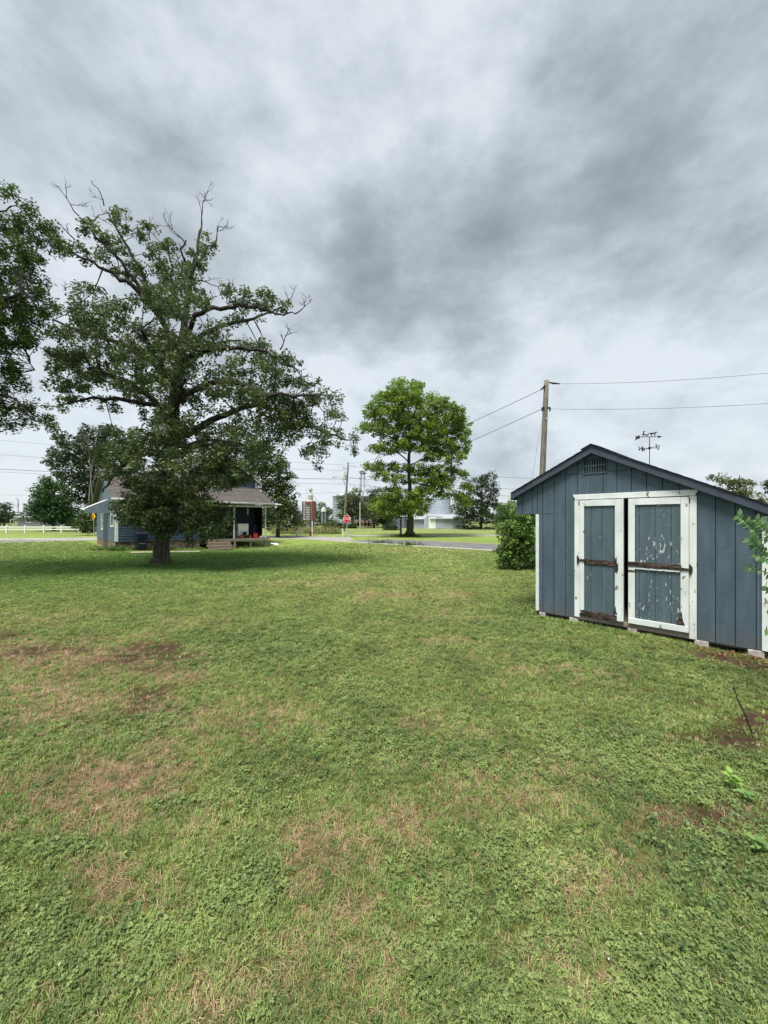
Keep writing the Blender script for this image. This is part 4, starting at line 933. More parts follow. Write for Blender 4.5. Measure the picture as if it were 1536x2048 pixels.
# background trees
def bg_tree(name, label, px, Y, trunk_top, blobs, mleaf, leaf, clump, per=16, dens=1.5, seed=1, tr=.22, group=None, dr=None, bark='limb', dead=(), tdrop=0):
    b = P(px, 1040, Y); b.z = 0; by = 1040+768*H/Y
    trk = [(px, by+1, 0, tr*1.3), (px, by-8, 0, tr), (px+2, (by+trunk_top)/2, 0, tr*.75), (px+1, trunk_top, 0, tr*.2)]
    lim = []
    rg = random.Random(seed)
    for bl in blobs[:7]:
        lim.append([(px+1, min(by-8, bl[1]+abs(bl[0]-px)*.5+12), 0, tr*.45), ((px+bl[0])/2, (bl[1]+min(by-8, bl[1]+abs(bl[0]-px)*.5+12))/2-3, rg.uniform(-1, 1), tr*.3), (bl[0], bl[1], rg.uniform(-2, 2), tr*.08)])
    w = (max(x[0]+x[2] for x in blobs)-min(x[0]-x[2] for x in blobs))*Y/768/2
    return tree(name, label, 'tree', b, trk, lim, blobs, Y, mleaf, M['bark'], M[bark], leaf, clump, int(per*2.0), dens*1.8, dr or w*.7, flat=.75, seed=seed, group=group, twig_r=.0, split=False, smoothlimb=False, dead=dead)
GBT = 'background trees'
bg_tree('ash_tree', 'large dark green tree with pale bare branches behind the house', 185, 55, 850,
        [(185, 870, 26, 20), (160, 880, 26, 18), (130, 878, 22, 12), (215, 872, 26, 18), (120, 905, 22, 18), (150, 910, 34, 22), (190, 910, 36, 24), (225, 905, 28, 24), (110, 925, 20, 10), (150, 945, 36, 22), (190, 950, 36, 26), (220, 950, 26, 26), (160, 985, 34, 22), (200, 985, 30, 24), (175, 1015, 30, 20), (205, 1020, 22, 24), (190, 1045, 26, 12)],
        DARKG, .42, .9, 18, 1.15, 21, .35)
bg_tree('round_tree', 'dense rounded deep green tree left of the blue house', 108, 62, 975,
        [(95, 970, 18, 14), (80, 985, 16, 12), (110, 985, 24, 18), (75, 1005, 22, 14), (100, 1010, 30, 18), (125, 1010, 22, 20), (72, 1025, 18, 12), (100, 1032, 30, 16), (130, 1030, 22, 18), (150, 1040, 20, 14)], leafmat('deep_green_leaves', (.020, .060, .018), (.055, .125, .035), trans=.2), .42, .9, 18, 1.5, 22, .3)
# pale dead tree in front of it
def bare(name, label, px, Y, m, hpx, spread, seed, r0=.14):
    b0 = P(px, 1040, Y); b0.z = 0; t = empty(name, b0, 0, label, 'tree'); rg = random.Random(seed); b = MB(Matrix.Translation(-b0))
    by = 1040+768*H/Y; topz = H+(1040-hpx)/768*Y
    def grow(p, d, L_, r, dep):
        pts = [p]; q = p; dd = d
        for i in range(4): dd = (dd+Vector((rg.gauss(0, .10), rg.gauss(0, .10), rg.gauss(.05, .06)))).normalized(); q = q+dd*L_/4; pts.append(q)
        b.tube(pts, [r, r*.85, r*.7, r*.6, r*.45], 5, cap=False)
        if dep == 0: return
        for k in range(3 if dep > 1 else 2):
            i = rg.choice((1, 2, 3, 4)); nd = (dd+Vector((rg.gauss(0, spread), rg.gauss(0, spread), rg.gauss(.1, .2)))).normalized(); grow(pts[i], nd, L_*rg.uniform(.28, .5), r*.5, dep-1)
    grow(Vector((b0.x, b0.y, -.1)), Vector((.02, 0, 1)), topz*.62, r0, 4); grow(Vector((b0.x, b0.y, topz*.3)), Vector((.1, 0, 1)), topz*.5, r0*.6, 3)
    b.build('trunk', m, t, smooth=True); return t
bare('bare_tree', 'pale leafless tree rising in front of the dark tree', 178, 50, mat('dull_pale_bark', (.30, .28, .25), (.18, .165, .145), rough=.9), 850, .26, 14, .10)
bare('bare_tree', 'small grey leafless tree behind the far grey house', 35, 105, mat('grey_bark', (.20, .19, .18), rough=.9), 985, .6, 8, .20)
bg_tree('distant_tree', 'small dark tree at the far left edge behind the fence', 8, 120, 1010, [(8, 1010, 12, 8), (2, 1020, 14, 10), (16, 1022, 12, 10), (4, 1038, 20, 12), (-15, 1020, 20, 14), (-12, 1040, 24, 12)], DARKG, .6, 1.4, 14, 1.3, 23, .3)
bg_tree('yard_tree', 'leafy tree rising right behind the porch of the blue house', 556, 40, 905,
        [(545, 925, 30, 20), (520, 905, 30, 22), (560, 945, 26, 20), (530, 955, 34, 22), (570, 975, 18, 20), (545, 985, 30, 20), (578, 1000, 16, 20), (552, 1012, 30, 20), (575, 1030, 20, 20), (548, 1042, 26, 18), (590, 1045, 12, 12), (500, 930, 30, 26), (535, 1035, 20, 20)],
        MIDG, .32, .7, 18, 1.15, 24, .3)
bg_tree('leaning_tree', 'dark tree between the porch and the red grain dryer', 590, 95, 1015, [(586, 1018, 12, 10), (596, 1030, 14, 12), (582, 1040, 14, 14), (598, 1048, 12, 8), (612, 1052, 14, 6)], DARKG, .55, 1.2, 14, 1.3, 241, .25)
bg_tree('small_tree', 'round green tree between the red grain dryer and the big bin', 643, 120, 1012, [(648, 1012, 12, 6), (640, 1022, 14, 8), (655, 1024, 12, 8), (645, 1036, 20, 10), (650, 1048, 22, 8)], MIDG, .6, 1.4, 14, 1.4, 25, .25)
bg_tree('olive_tree', 'broad olive green tree behind the stop sign', 705, 85, 975,
        [(710, 984, 12, 8), (685, 1000, 14, 12), (705, 1003, 18, 12), (725, 1003, 12, 10), (678, 1014, 10, 8), (692, 1018, 18, 10), (715, 1020, 18, 10), (700, 1032, 24, 10), (728, 1030, 14, 10), (742, 1034, 14, 8), (712, 1012, 26, 14), (735, 1015, 16, 14), (690, 1030, 14, 12), (700, 992, 14, 10)], OLIVE, .42, .9, 16, 1.15, 26, .3)
bg_tree('dark_pine_tree', 'dark bluish green tree just left of the maple crown', 748, 90, 980, [(748, 985, 12, 8), (740, 997, 14, 10), (757, 1000, 14, 12), (746, 1012, 20, 12), (765, 1015, 18, 12), (750, 1028, 22, 12), (772, 1032, 18, 12), (760, 1045, 20, 8)], DARKG, .45, 1.0, 16, 1.5, 27, .3)
bg_tree('willow_tree', 'tall dark tree with uneven crown beside the metal shed', 962, 75, 950,
        [(982, 955, 10, 10), (960, 955, 12, 10), (985, 975, 12, 14), (958, 975, 20, 16), (935, 972, 12, 10), (945, 995, 22, 14), (975, 1000, 22, 14), (920, 1012, 16, 12), (950, 1018, 28, 14), (985, 1022, 22, 14), (930, 1034, 20, 12), (960, 1040, 30, 12), (1000, 1045, 18, 8), (1005, 1015, 12, 10)], DARKG, .40, .85, 16, 1.15, 28, .35)
bg_tree('hedge_tree', 'light green tree peeping out left of the shed eave', 1020, 50, 1010, [(1010, 1015, 14, 8), (1030, 1010, 14, 8), (1050, 1012, 16, 10), (1015, 1030, 22, 12), (1045, 1030, 24, 12), (1000, 1045, 16, 12), (1035, 1050, 26, 14)], BUSH, .26, .6, 16, 1.3, 29, .2)
bg_tree('roadside_tree', 'tree top showing over the right slope of the shed roof', 1478, 45, 950, [(1430, 955, 16, 7), (1455, 965, 20, 10), (1478, 965, 18, 12), (1500, 968, 10, 8), (1460, 985, 40, 14), (1490, 1000, 40, 20)], OLIVE, .28, .6, 16, 1.0, 30, .25, dr=1.8)
bg_tree('roadside_tree', 'sliver of dark foliage at the right edge above the shed roof', 1560, 40, 950, [(1535, 975, 12, 10), (1550, 968, 20, 14), (1570, 990, 30, 20)], DARKG, .25, .5, 16, 1.0, 31, .25, dr=1.5)
def bush(name, label, px, Y, blobs, mleaf, leaf, clump, per, dens, seed, dr):
    return bg_tree(name, label, px, Y, min(b_[1] for b_ in blobs), blobs, mleaf, leaf, clump, per, dens, seed, .05, dr=dr)
o = bush('bush', 'bushy green shrub against the left wall of the shed', 1040, 14.3,
     [(1004, 1050, 8, 8), (1056, 1016, 9, 10), (1022, 1018, 7, 9), (1000, 1100, 8, 12), (1012, 1120, 12, 10), (1045, 1040, 26, 22), (1030, 1060, 28, 22), (1050, 1062, 28, 24), (1022, 1080, 24, 20), (1048, 1085, 28, 24), (1030, 1100, 26, 18), (1050, 1108, 24, 18), (1010, 1090, 12, 14), (1062, 1035, 14, 12), (1060, 1100, 16, 24), (1036, 1026, 10, 8), (1020, 1115, 20, 14), (1045, 1122, 26, 12), (1062, 1115, 14, 16), (1035, 1045, 20, 18), (1015, 1062, 14, 14)], leafmat('shrub_leaves', (.05, .10, .025), (.19, .31, .07), trans=.3), .12, .24, 22, 1.0, 41, .8)
o['category'] = 'shrub'
for (n_, lab, px, Y, bl, mm, sd0) in [
    ('shrub', 'low dark green shrub in the meadow left of the maple trunk', 782, 68, [(776, 1055, 9, 5), (786, 1053, 9, 5), (780, 1059, 14, 4), (790, 1058, 8, 4)], DARKG, 42),
    ('shrub', 'bright yellow green shrub by the white posts', 596, 75, [(594, 1046, 8, 5), (600, 1047, 8, 5), (596, 1052, 9, 4)], leafmat('lime_leaves', (.09, .17, .02), (.20, .33, .05)), 43),
    ('shrub', 'green hedge shrubs below the big grain bin', 672, 82, [(655, 1050, 12, 6), (670, 1048, 14, 7), (686, 1052, 12, 6), (662, 1056, 18, 4), (700, 1050, 10, 8), (708, 1054, 10, 5)], MIDG, 44),
    ('shrub', 'low dark shrub row under the tall dark tree by the metal shed', 985, 72, [(940, 1056, 18, 4), (965, 1057, 20, 3), (990, 1056, 20, 4), (925, 1054, 10, 4)], DARKG, 45),
    ('shrub', 'scrubby dark hedge along the street behind the porch', 560, 58, [(545, 1058, 14, 5), (560, 1060, 14, 4), (575, 1058, 12, 5), (590, 1060, 10, 4)], MIDG, 46),
    ('shrub', 'loose green shrub at the corner of the blue house', 176, 45, [(170, 1035, 14, 14), (182, 1045, 10, 12), (165, 1048, 16, 10), (176, 1056, 14, 6)], MIDG, 47)]:
    o = bush(n_, lab, px, Y, bl, mm, .3, .55, 14, 1.5, sd0, 1.2); o['category'] = 'shrub'
# far treeline, one mass
def treeline():
    C = []; ng = np.random.default_rng(5)
    for i in range(2600):
        px = ng.uniform(-500, 2050); Y = ng.uniform(210, 260); h = 3.5+4.5*vnoise(np.array([px*.02]), np.array([0.]), 3)[0]+2.5*vnoise(np.array([px*.09]), np.array([3.]), 3)[0]
        C.append(((px-768)/768*Y, Y, ng.uniform(.5, h)))
    V, F, t = leaves_mesh(np.array(C), 10, 2.6, 1.7, .8, 5); o = mesh_np('distant_treeline', V, F, DARKG, attr=t); tag(o, 'low dark band of distant trees along the horizon', kind='stuff'); o['category'] = 'trees'
treeline()

# ------------------------------------------------------------------ the blue house
C0 = Vector((-16.05, 23.0, 0)); TV = math.atan2(.685, .73)
house = empty('house', C0, TV, 'blue house with brown shingle roof and open back porch behind the oak', 'house')
EZ = H+1.41; RZ = EZ+4.0*.4825; HL = 9.7; HD = 8.0
def laps(x0, x1, z0, z1, y, step=.165, ax='x', name='siding', m=None, cutf=None):
    b = MB(); z = z0; 
    while z < z1-.01:
        t = min(z+step, z1); a0, a1 = (x0, x1) if cutf is None else cutf(z)
        if a1-a0 > .05:
            if ax == 'x': b.add([(a0, y-.045, z), (a1, y-.045, z), (a1, y-.006, t), (a0, y-.006, t), (a0, y, z), (a1, y, z)], [(0, 1, 2, 3), (0, 4, 5, 1)])
            else: b.add([(y-.045, a1, z), (y-.045, a0, z), (y-.006, a0, t), (y-.006, a1, t), (y, a1, z), (y, a0, z)], [(0, 1, 2, 3), (0, 4, 5, 1)])
        z = t
    return b.build(name, m or M['housewall'], house, kind='stuff')
PX0 = 4.75
FZ = .50
b = MB(); b.box(0, PX0, 0, HD, FZ, EZ-.06); b.box(PX0, HL, 2.2, HD, FZ-.05, EZ-.06)
b.prism([(0, 0)]*0 or [(0.0, EZ-.05), (0.001, EZ-.05), (0.001, EZ-.049)], 0, .01); b.build('wall', M['houseside'], house)
b = MB(); b.add([(0.002, .0, EZ-.06), (.002, HD, EZ-.06), (.002, 4, RZ-.05), (.12, 0, EZ-.06), (.12, HD, EZ-.06), (.12, 4, RZ-.05)], [(0, 2, 1), (3, 4, 5), (0, 1, 4, 3), (1, 2, 5, 4), (2, 0, 3, 5)]); b.build('wall', M['houseside'], house)
laps(.10, PX0, FZ, EZ-.12, -.002); laps(.05, HD, FZ, EZ-.1, -.002, ax='y', m=M['houseside']); laps(PX0, HL, FZ, EZ-.2, 2.198)
b = MB(); b.box(-.03, .10, -.05, -.003, FZ, EZ-.12); b.box(-.05, -.031, -.05, .10, FZ, EZ-.12); b.build('corner_board', M['whiteplain'], house)
b = MB(); b.box(-.02, PX0, .01, HD, -.3, FZ-.002); b.build('foundation', M['brick'], house)
# roof, gable end to the left
b = MB(); ov = .38
for sg in (0, 1):
    y0 = -ov if sg == 0 else HD+ov; z0 = EZ-ov*.4825
    b.add([(-.3, y0, z0), (HL+.25, y0, z0), (HL+.25, 4, RZ), (-.3, 4, RZ), (-.3, y0, z0+.07), (HL+.25, y0, z0+.07), (HL+.25, 4, RZ+.07), (-.3, 4, RZ+.07)],
          [(0, 1, 2, 3), (4, 7, 6, 5), (0, 4, 5, 1), (0, 3, 7, 4), (1, 5, 6, 2)])
b.build('roof', M['houseroof'], house)
def shcourse():
    b = MB(); n = 22
    for k in range(n):
        f = k/n; y = -ov+(4+ov)*f; z = EZ-ov*.4825+(RZ-EZ+ov*.4825)*f+.07; y2 = y+(4+ov)/n; z2 = z+(RZ-EZ+ov*.4825)/n
        x = -.3
        while x < HL+.25:
            x2 = min(x+random.uniform(.25, .5), HL+.25); h = random.choice((.012, .02, .03)); b.add([(x, y-.01, z+h), (x2-.01, y-.01, z+h), (x2-.01, y2, z2+.006), (x, y2, z2+.006), (x, y-.01, z), (x2-.01, y-.01, z)], [(0, 1, 2, 3), (4, 5, 1, 0)]); x = x2
    b.build('shingles', M['houseroof'], house, kind='stuff')
shcourse()
b = MB(); b.tube([(-.3, -ov-.07, EZ-.18), (HL+.35, -ov-.07, EZ-.20)], .075, 8); b.build('gutter', M['gutter'], house, smooth=True)
b = MB(); b.tube([(HL+.35, -ov-.07, EZ-.20), (HL+.95, -ov-.05, EZ-.22)], .05, 8); b.build('downspout', M['whiteplain'], house, smooth=True)
b = MB(); b.box(-.34, -.302, -ov, 4.0, 0, .01) if False else b.add([(-.32, -ov, EZ-ov*.4825-.05), (-.32, 4, RZ-.05), (-.32, 4, RZ+.06), (-.32, -ov, EZ-ov*.4825+.06), (-.302, -ov, EZ-ov*.4825-.05), (-.302, 4, RZ-.05), (-.302, 4, RZ+.06), (-.302, -ov, EZ-ov*.4825+.06)], [(0, 3, 2, 1), (4, 5, 6, 7), (0, 1, 5, 4), (2, 3, 7, 6)]); b.build('fascia', M['houseside'], house)
# upper storey with its gable to the viewer
d2_ = 2.34; A0_, A1_, AP_ = 4.03, 9.87, 6.95; uz = H+3.1; pz = H+5.3
b = MB(); b.prism([(A0_, EZ+.7), (A1_, EZ+.7), (A1_, uz), (AP_, pz), (A0_, uz)], d2_, 7.5); b.build('wall', M['housewall'], house)
def cut(z):
    if z < uz: return (A0_+.1, A1_-.1)
    f = (z-uz)/(pz-uz); return (A0_+(AP_-A0_)*f, A1_-(A1_-AP_)*f)
laps(0, 0, EZ+1.0, pz-.1, d2_-.002, cutf=cut)
b = MB(); b.box(A1_-.11, A1_+.02, d2_-.05, d2_-.003, EZ+.9, uz-.05); b.box(A0_-.02, A0_+.1, d2_-.05, d2_-.003, EZ+.9, uz-.05); b.build('corner_board', M['whiteplain'], house)
b = MB()
for sx, x0 in ((1, A1_+.3), (-1, A0_-.3)):
    zz0 = uz-.25
    b.prism([(x0, zz0), (AP_, pz+.02), (AP_, pz+.14), (x0, zz0+.12)] if sx > 0 else [(AP_, pz+.02), (x0, zz0), (x0, zz0+.12), (AP_, pz+.14)], d2_-.3, 7.8)
b.build('roof', M['houseroof'], house)
b = MB()
for x0 in (A1_+.3, A0_-.3): b.prism([(x0, uz-.30), (AP_, pz-.03), (AP_, pz+.06), (x0, uz-.17)], d2_-.33, d2_-.302)
b.build('rake_board', M['gutter'], house)
b = MB(); b.tube([(A1_+.36, d2_-.2, uz-.2), (A1_+.3, d2_-.1, uz-.36), (A1_+.06, d2_-.1, uz-.5), (A1_+.06, d2_-.1, EZ+1.05)], .035, 6); b.build('downspout', M['gutter'], house, smooth=True)
def window(x, z, w, h, y=-.002, rot=None, par=house, nm='window'):
    f = MB()
    for (a, c, e, g) in ((x-w/2-.07, x-w/2, z, z+h), (x+w/2, x+w/2+.07, z, z+h), (x-w/2-.07, x+w/2+.07, z+h, z+h+.08), (x-w/2-.07, x+w/2+.07, z-.08, z), (x-w/2, x+w/2, z+h/2-.02, z+h/2+.02)):
        if rot: f.box(y-.06, y, a, c, e, g)
        else: f.box(a, c, y-.06, y, e, g)
    fo = f.build(nm, M['whiteplain'], par); p = MB()
    if rot: p.box(y-.042, y-.030, x-w/2, x+w/2, z, z+h)
    else: p.box(x-w/2, x+w/2, y-.042, y-.030, z, z+h)
    p.build('pane', M['glass'], fo)
window(2.0, 1.55, .8, 1.1); window(7.7, EZ+1.15, .8, 1.0, d2_-.03); window(5.4, EZ+1.15, .7, 1.0, d2_-.03)
window(1.1, 1.45, .9, 1.35, rot=True); window(5.2, 1.2, .7, 1.2, rot=True)
# awning on the side
b = MB(); aw = [(-1.25, 2.45), (-.02, 3.15)]
b.add([(-1.25, 2.6, 2.50), (-1.25, 4.6, 2.50), (-.03, 4.6, 3.12), (-.03, 2.6, 3.12), (-1.25, 2.6, 2.54), (-1.25, 4.6, 2.54), (-.03, 4.6, 3.16), (-.03, 2.6, 3.16)], [(0, 1, 2, 3), (4, 7, 6, 5), (0, 4, 5, 1), (0, 3, 7, 4), (1, 5, 6, 2)]); b.build('awning', M['whiteplain'], house)
b = MB()
pts = [(-.03, 3.11), (-1.25, 2.49)]; n = 6; low_ = []
for i in range(n*4+1):
    x = -1.25+1.22*i/(n*4); low_.append((x, 2.27-.06*abs(math.sin(i*math.pi/4))))
b.prism(low_+pts, 2.56, 2.59); b.build('awning_side', M['awning'], house)
# porch: ceiling, deck, posts, rail
DK = .44
deckroot = house
b = MB(); b.box(PX0, HL, -.3, 2.15, DK-.05, DK); b.build('porch_deck', M['barewood'], house)
b = MB(); b.box(PX0+.9+1.0, HL, -.34, -.302, DK-.17, DK-.01); b.build('deck_edge', M['barewood'], house)
b = MB(); b.box(PX0, HL+.2, -.35, 2.3, EZ-.34, EZ-.30); b.build('porch_ceiling', M['dark'], house)  # porch shadow put into the ceiling colour
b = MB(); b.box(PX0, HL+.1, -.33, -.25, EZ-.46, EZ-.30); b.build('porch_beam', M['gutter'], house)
b = MB(); b.box(HL-.05, HL, .9, 2.2, DK, EZ-.3); b.build('porch_side_wall', M['dark'], house)  # side wall coloured near black as porch shadow
b = MB(); b.box(PX0+.02, HL-.06, 2.1, 2.14, DK, EZ-.32); b.build('porch_back_wall', mat('shaded_navy_wall', (.030, .045, .07), rough=.8), house)  # house blue darkened here, porch shade painted into the wall colour
for a, zb in ((7.02, -.3), (9.42, DK)):
    MB().lathe((a, -.2, 0), [(.07, zb), (.07, DK+.55), (.05, DK+.62), (.06, DK+.75), (.045, DK+1.2), (.045, EZ-1.0), (.06, EZ-.8), (.07, EZ-.46)], 8).build('porch_post', M['gutter'], house)
for a in (7.1, 8.25, 9.4): MB().box(a-.06, a+.06, -.25, -.13, -.34, DK-.055).build('deck_post', M['barewood'], house)
for k in range(3):
    MB().box(4.95, 6.62, -.42-.27*(2-k)-.27, -.42-.27*(2-k)+.02, -.30+.20*k+.11, -.30+.20*k+.15).build('step_tread', M['barewood'], house)
    MB().box(4.97, 6.60, -.42-.27*(2-k)-.01, -.42-.27*(2-k)+.012, -.30+.20*k+.15, -.30+.20*k+.31).build('step_riser', mat('step_riser_wood', (.24, .19, .14), rough=.9), house)
# things about the house
def hpt(a, d, z=0): return C0+Vector((.73*a-.685*d, .685*a+.73*d, z))
def wheelie(a, d, label):
    p = hpt(a, d); z0 = float(gz(p.x, p.y)); p.z = z0; t = empty('trash_bin', p, TV, label, 'trash bin', 'navy bins against the house')
    b = MB(); b.add([(-.24, -.28, .10), (.24, -.28, .10), (.24, .28, .0), (-.24, .28, .0), (-.31, -.35, 1.0), (.31, -.35, 1.0), (.31, .36, 1.0), (-.31, .36, 1.0)], [(0, 3, 2, 1), (4, 5, 6, 7), (0, 1, 5, 4), (1, 2, 6, 5), (2, 3, 7, 6), (3, 0, 4, 7)]); b.build('body', M['bin'], t, bevel=.02)
    b = MB(); b.add([(-.33, -.38, 1.0), (.33, -.38, 1.0), (.33, .38, 1.0), (-.33, .38, 1.0), (-.30, -.33, 1.09), (.30, -.33, 1.09), (.30, .33, 1.13), (-.30, .33, 1.13)], [(0, 3, 2, 1), (4, 5, 6, 7), (0, 1, 5, 4), (1, 2, 6, 5), (2, 3, 7, 6), (3, 0, 4, 7)]); b.build('lid', M['bin'], t, bevel=.015)
    MB().box(-.15, .15, -.36, -.325, .42, .45).build('grab_bar', M['barewood'], t)
    for k in range(5): MB().box(-.22+k*.1, -.18+k*.1, -.385, -.353, .80, .97).build('rib', M['bin'], t)
    for sx in (-1, 1): MB().tube([(sx*.26, .26, .12), (sx*.31, .26, .12)], .12, 12).build('wheel', M['black'], t)
    return t
wheelie(1.15, -.75, 'navy trash bin left of the oak trunk against the house'); wheelie(2.35, -.75, 'navy trash bin half hidden behind the oak trunk')
def put(name, label, cat, a, d, z): return empty(name, hpt(a, d, z), TV, label, cat)
t = put('freezer', 'white chest cabinet standing at the back of the porch', 'cabinet', 7.75, .75, DK)
MB().box(-.05, .75, 0, .55, .03, 1.05).build('body', M['whiteplain'], t, bevel=.02); MB().box(-.06, .76, -.015, .56, 1.055, 1.10).build('lid', M['gutter'], t, bevel=.01); MB().box(.3, .42, -.03, -.001, .9, .94).build('handle', M['gutter'], t)
t = put('lawn_mower', 'black lawn mower with orange wheels parked on the porch', 'lawn mower', 7.75, .25, DK)
MB().lathe((.3, .15, .10), [(.26, 0), (.30, .05), (.27, .14), (.16, .17)], 14).build('deck', M['black'], t); MB().lathe((.3, .15, .27), [(.13, 0), (.14, .10), (.10, .20), (.05, .22)], 12).build('engine', M['bin'], t)
for x, y in ((-.02, -.1), (.62, -.1), (-.02, .38), (.62, .38)):
    w = MB().tube([(x-.03, y, .11), (x+.03, y, .11)], .10, 12).build('wheel', M['orange'], t)
b = MB(); b.tube([(.5, .3, .25), (.85, .7, .85), (.85, .45, .87)], .015, 6); b.tube([(.15, .3, .25), (.3, .7, .85), (.85, .7, .85)], .015, 6); b.build('handle', M['black'], t)
t = put('fuel_can', 'red plastic fuel can at the porch edge', 'fuel can', 8.72, 0.0, DK)
MB().box(-.15, .15, -.1, .1, 0, .30).build('body', M['red'], t, bevel=.04); MB().tube([(-.08, 0, .30), (-.05, 0, .38), (.08, 0, .38), (.1, 0, .30)], .02, 6).build('handle', M['red'], t); MB().tube([(.1, 0, .29), (.2, 0, .42)], .018, 6).build('spout', M['black'], t)
t = put('watering_can', 'small pale plastic jug beside the right porch post', 'jug', 9.15, 0.0, DK)
MB().lathe((0, 0, 0), [(.12, 0), (.15, .06), (.13, .12), (.10, .14)], 10).build('basin', M['gutter'], t); MB().tube([(.08, 0, .1), (.08, 0, .30)], .035, 8).build('neck', M['gutter'], t)
t = put('folding_chair', 'folded dark camp chair leaning inside the porch', 'chair', 8.95, .8, DK)
b = MB(); [b.tube([(x, 0, 0), (x+.25, .25, 1.0)], .016, 6) for x in (-.1, 0, .1)]; b.build('frame', M['bin'], t); MB().tube([(-.05, .03, .25), (.17, .2, .95)], .06, 6).build('fabric', M['bin'], t)
t = put('wind_chime', 'pale wind chimes hanging from the porch ceiling', 'wind chime', 8.15, .1, EZ-.92)
MB().tube([(0, 0, .42), (0, 0, .62)], .004, 4).build('cord', M['wire'], t); MB().lathe((0, 0, .36), [(.02, .07), (.055, .03), (.06, 0)], 10).build('cap', M['gutter'], t)
for k in range(5): MB().tube([(.045*math.cos(k*1.257), .045*math.sin(k*1.257), .34), (.045*math.cos(k*1.257), .045*math.sin(k*1.257), -.02-.03*k)], .009, 6).build('chime_tube', M['gutter'], t)
t = put('storage_box', 'dark green covered box left of the white cabinet on the porch', 'box', 7.35, 1.0, DK)
MB().box(-.1, .3, 0, .5, 0, .95).build('body', mat('dark_green_cloth', (.03, .05, .04), rough=.9), t, bevel=.03); MB().box(-.12, .32, -.02, .52, .955, 1.0).build('lid', M['barewood'], t)
p0 = G(262, 1106); p1 = G(400, 1101.5); p0.z = float(gz(p0.x, p0.y)); p1.z = float(gz(p1.x, p1.y)); dv = p1-p0
b = MB(); b.tube([Vector((0, 0, .05)), dv+Vector((0, 0, .05))], .05, 4); o = b.build('wood_plank', mat('pale_plank', (.55, .50, .38), rough=.8)); o.location = p0; tag(o, 'long pale timber lying on the grass before the house', 'plank')
b = MB(); q0 = hpt(9.7, -.6); q1 = G(556, 1090.5); q0.z = -.1; q1.z = -.05; b.tube([Vector((0, 0, .12)), (q1-q0)+Vector((0, 0, .06))], .06, 4); b.tube([Vector((.1, .5, .10)), (q1-q0)*.6+Vector((.1, .5, .06))], .05, 4); o = b.build('loose_downspout', M['whiteplain']); o.location = q0; tag(o, 'white downspout lengths lying on grass right of the porch', 'downspout')
t = put('porch_clutter', 'white ball and scraps stored underneath the porch deck', 'ball', 8.0, .2, -.28); MB().lathe((0, 0, .12), [(.02, -.12), (.09, -.09), (.125, 0), (.09, .09), (.02, .12)], 12).build('ball', M['gutter'], t, smooth=True)

# ------------------------------------------------------------------ fence
t0 = P(-60, 1040, 53.5); fence = empty('rail_fence', (t0.x, 53.5, 0), 0, 'white two rail vinyl fence across the far left lawn', 'fence')
k = 53.5/768
fxs = [-60, -23.5, 13.5, 50.5, 88, 123, 157.5, 191.5, 226]
for px in fxs:
    x = (px+60)*k; o = MB().box(x-.08, x+.08, -.08, .08, 0, .98).build('post', M['whiteplain'], fence); MB().add([(x-.1, -.1, .982), (x+.1, -.1, .982), (x+.1, .1, .982), (x-.1, .1, .982), (x, 0, 1.06)], [(0, 3, 2, 1), (0, 1, 4), (1, 2, 4), (2, 3, 4), (3, 0, 4)]).build('post_cap', M['whiteplain'], fence)
for a, c in zip(fxs[:-1], fxs[1:]):
    for z in (.42, .76): MB().box((a+60)*k+.082, (c+60)*k-.082, -.03, .03, z, z+.14).build('rail', M['whiteplain'], fence)

# ------------------------------------------------------------------ far grey house
YH = 100; k = YH/768; hb = P(18, 1040, YH); hb.z = 0
fh = empty('ranch_house', hb, 0, 'small single storey grey house far behind the white fence', 'house')
X = lambda px: (px-18)*k
Zf = lambda py: H+(1040-py)*k
MB().box(X(37), X(150), 0, 8, 0, Zf(1034)).build('wall', M['greywall'], fh)
b = MB(); x0, x1 = X(34), X(153); b.add([(x0, -.6, Zf(1034)), (x1, -.6, Zf(1034)), (x1, 4, Zf(1021)), (x0, 4, Zf(1021)), (x1, 8.6, Zf(1034)), (x0, 8.6, Zf(1034))], [(0, 1, 2, 3), (3, 2, 4, 5), (0, 3, 5), (1, 4, 2), (0, 5, 4, 1)]); b.build('roof', M['slate'], fh)
MB().box(X(34), X(153), -.68, -.602, Zf(1034.3), Zf(1033)).build('eave_trim', M['whiteplain'], fh)
for wx0, wx1 in ((52, 68.5), (100, 110)):
    f = MB(); f.box(X(wx0), X(wx1), -.08, -.002, Zf(1045), Zf(1036)); fo = f.build('window', M['whiteplain'], fh)
    mid = (wx0+wx1)/2
    for a, c in ((wx0+1.2, mid-.5), (mid+.5, wx1-1.2)): MB().box(X(a), X(c), -.10, -.082, Zf(1044), Zf(1037)).build('pane', M['glass'], fo)
b = MB(); b.add([(X(15), .5, Zf(1041)), (X(37), .5, Zf(1035)), (X(37), 5, Zf(1035)), (X(15), 5, Zf(1041)), (X(15), .5, Zf(1040)), (X(37), .5, Zf(1034.2)), (X(37), 5, Zf(1034.2)), (X(15), 5, Zf(1040))], [(0, 3, 2, 1), (4, 5, 6, 7), (0, 1, 5, 4), (1, 2, 6, 5), (2, 3, 7, 6), (3, 0, 4, 7)]); b.build('carport_roof', M['gutter'], fh)
for px in (16, 23): MB().box(X(px), X(px)+.12, .55, .67, 0, Zf(1041)+.1).build('carport_post', M['gutter'], fh)

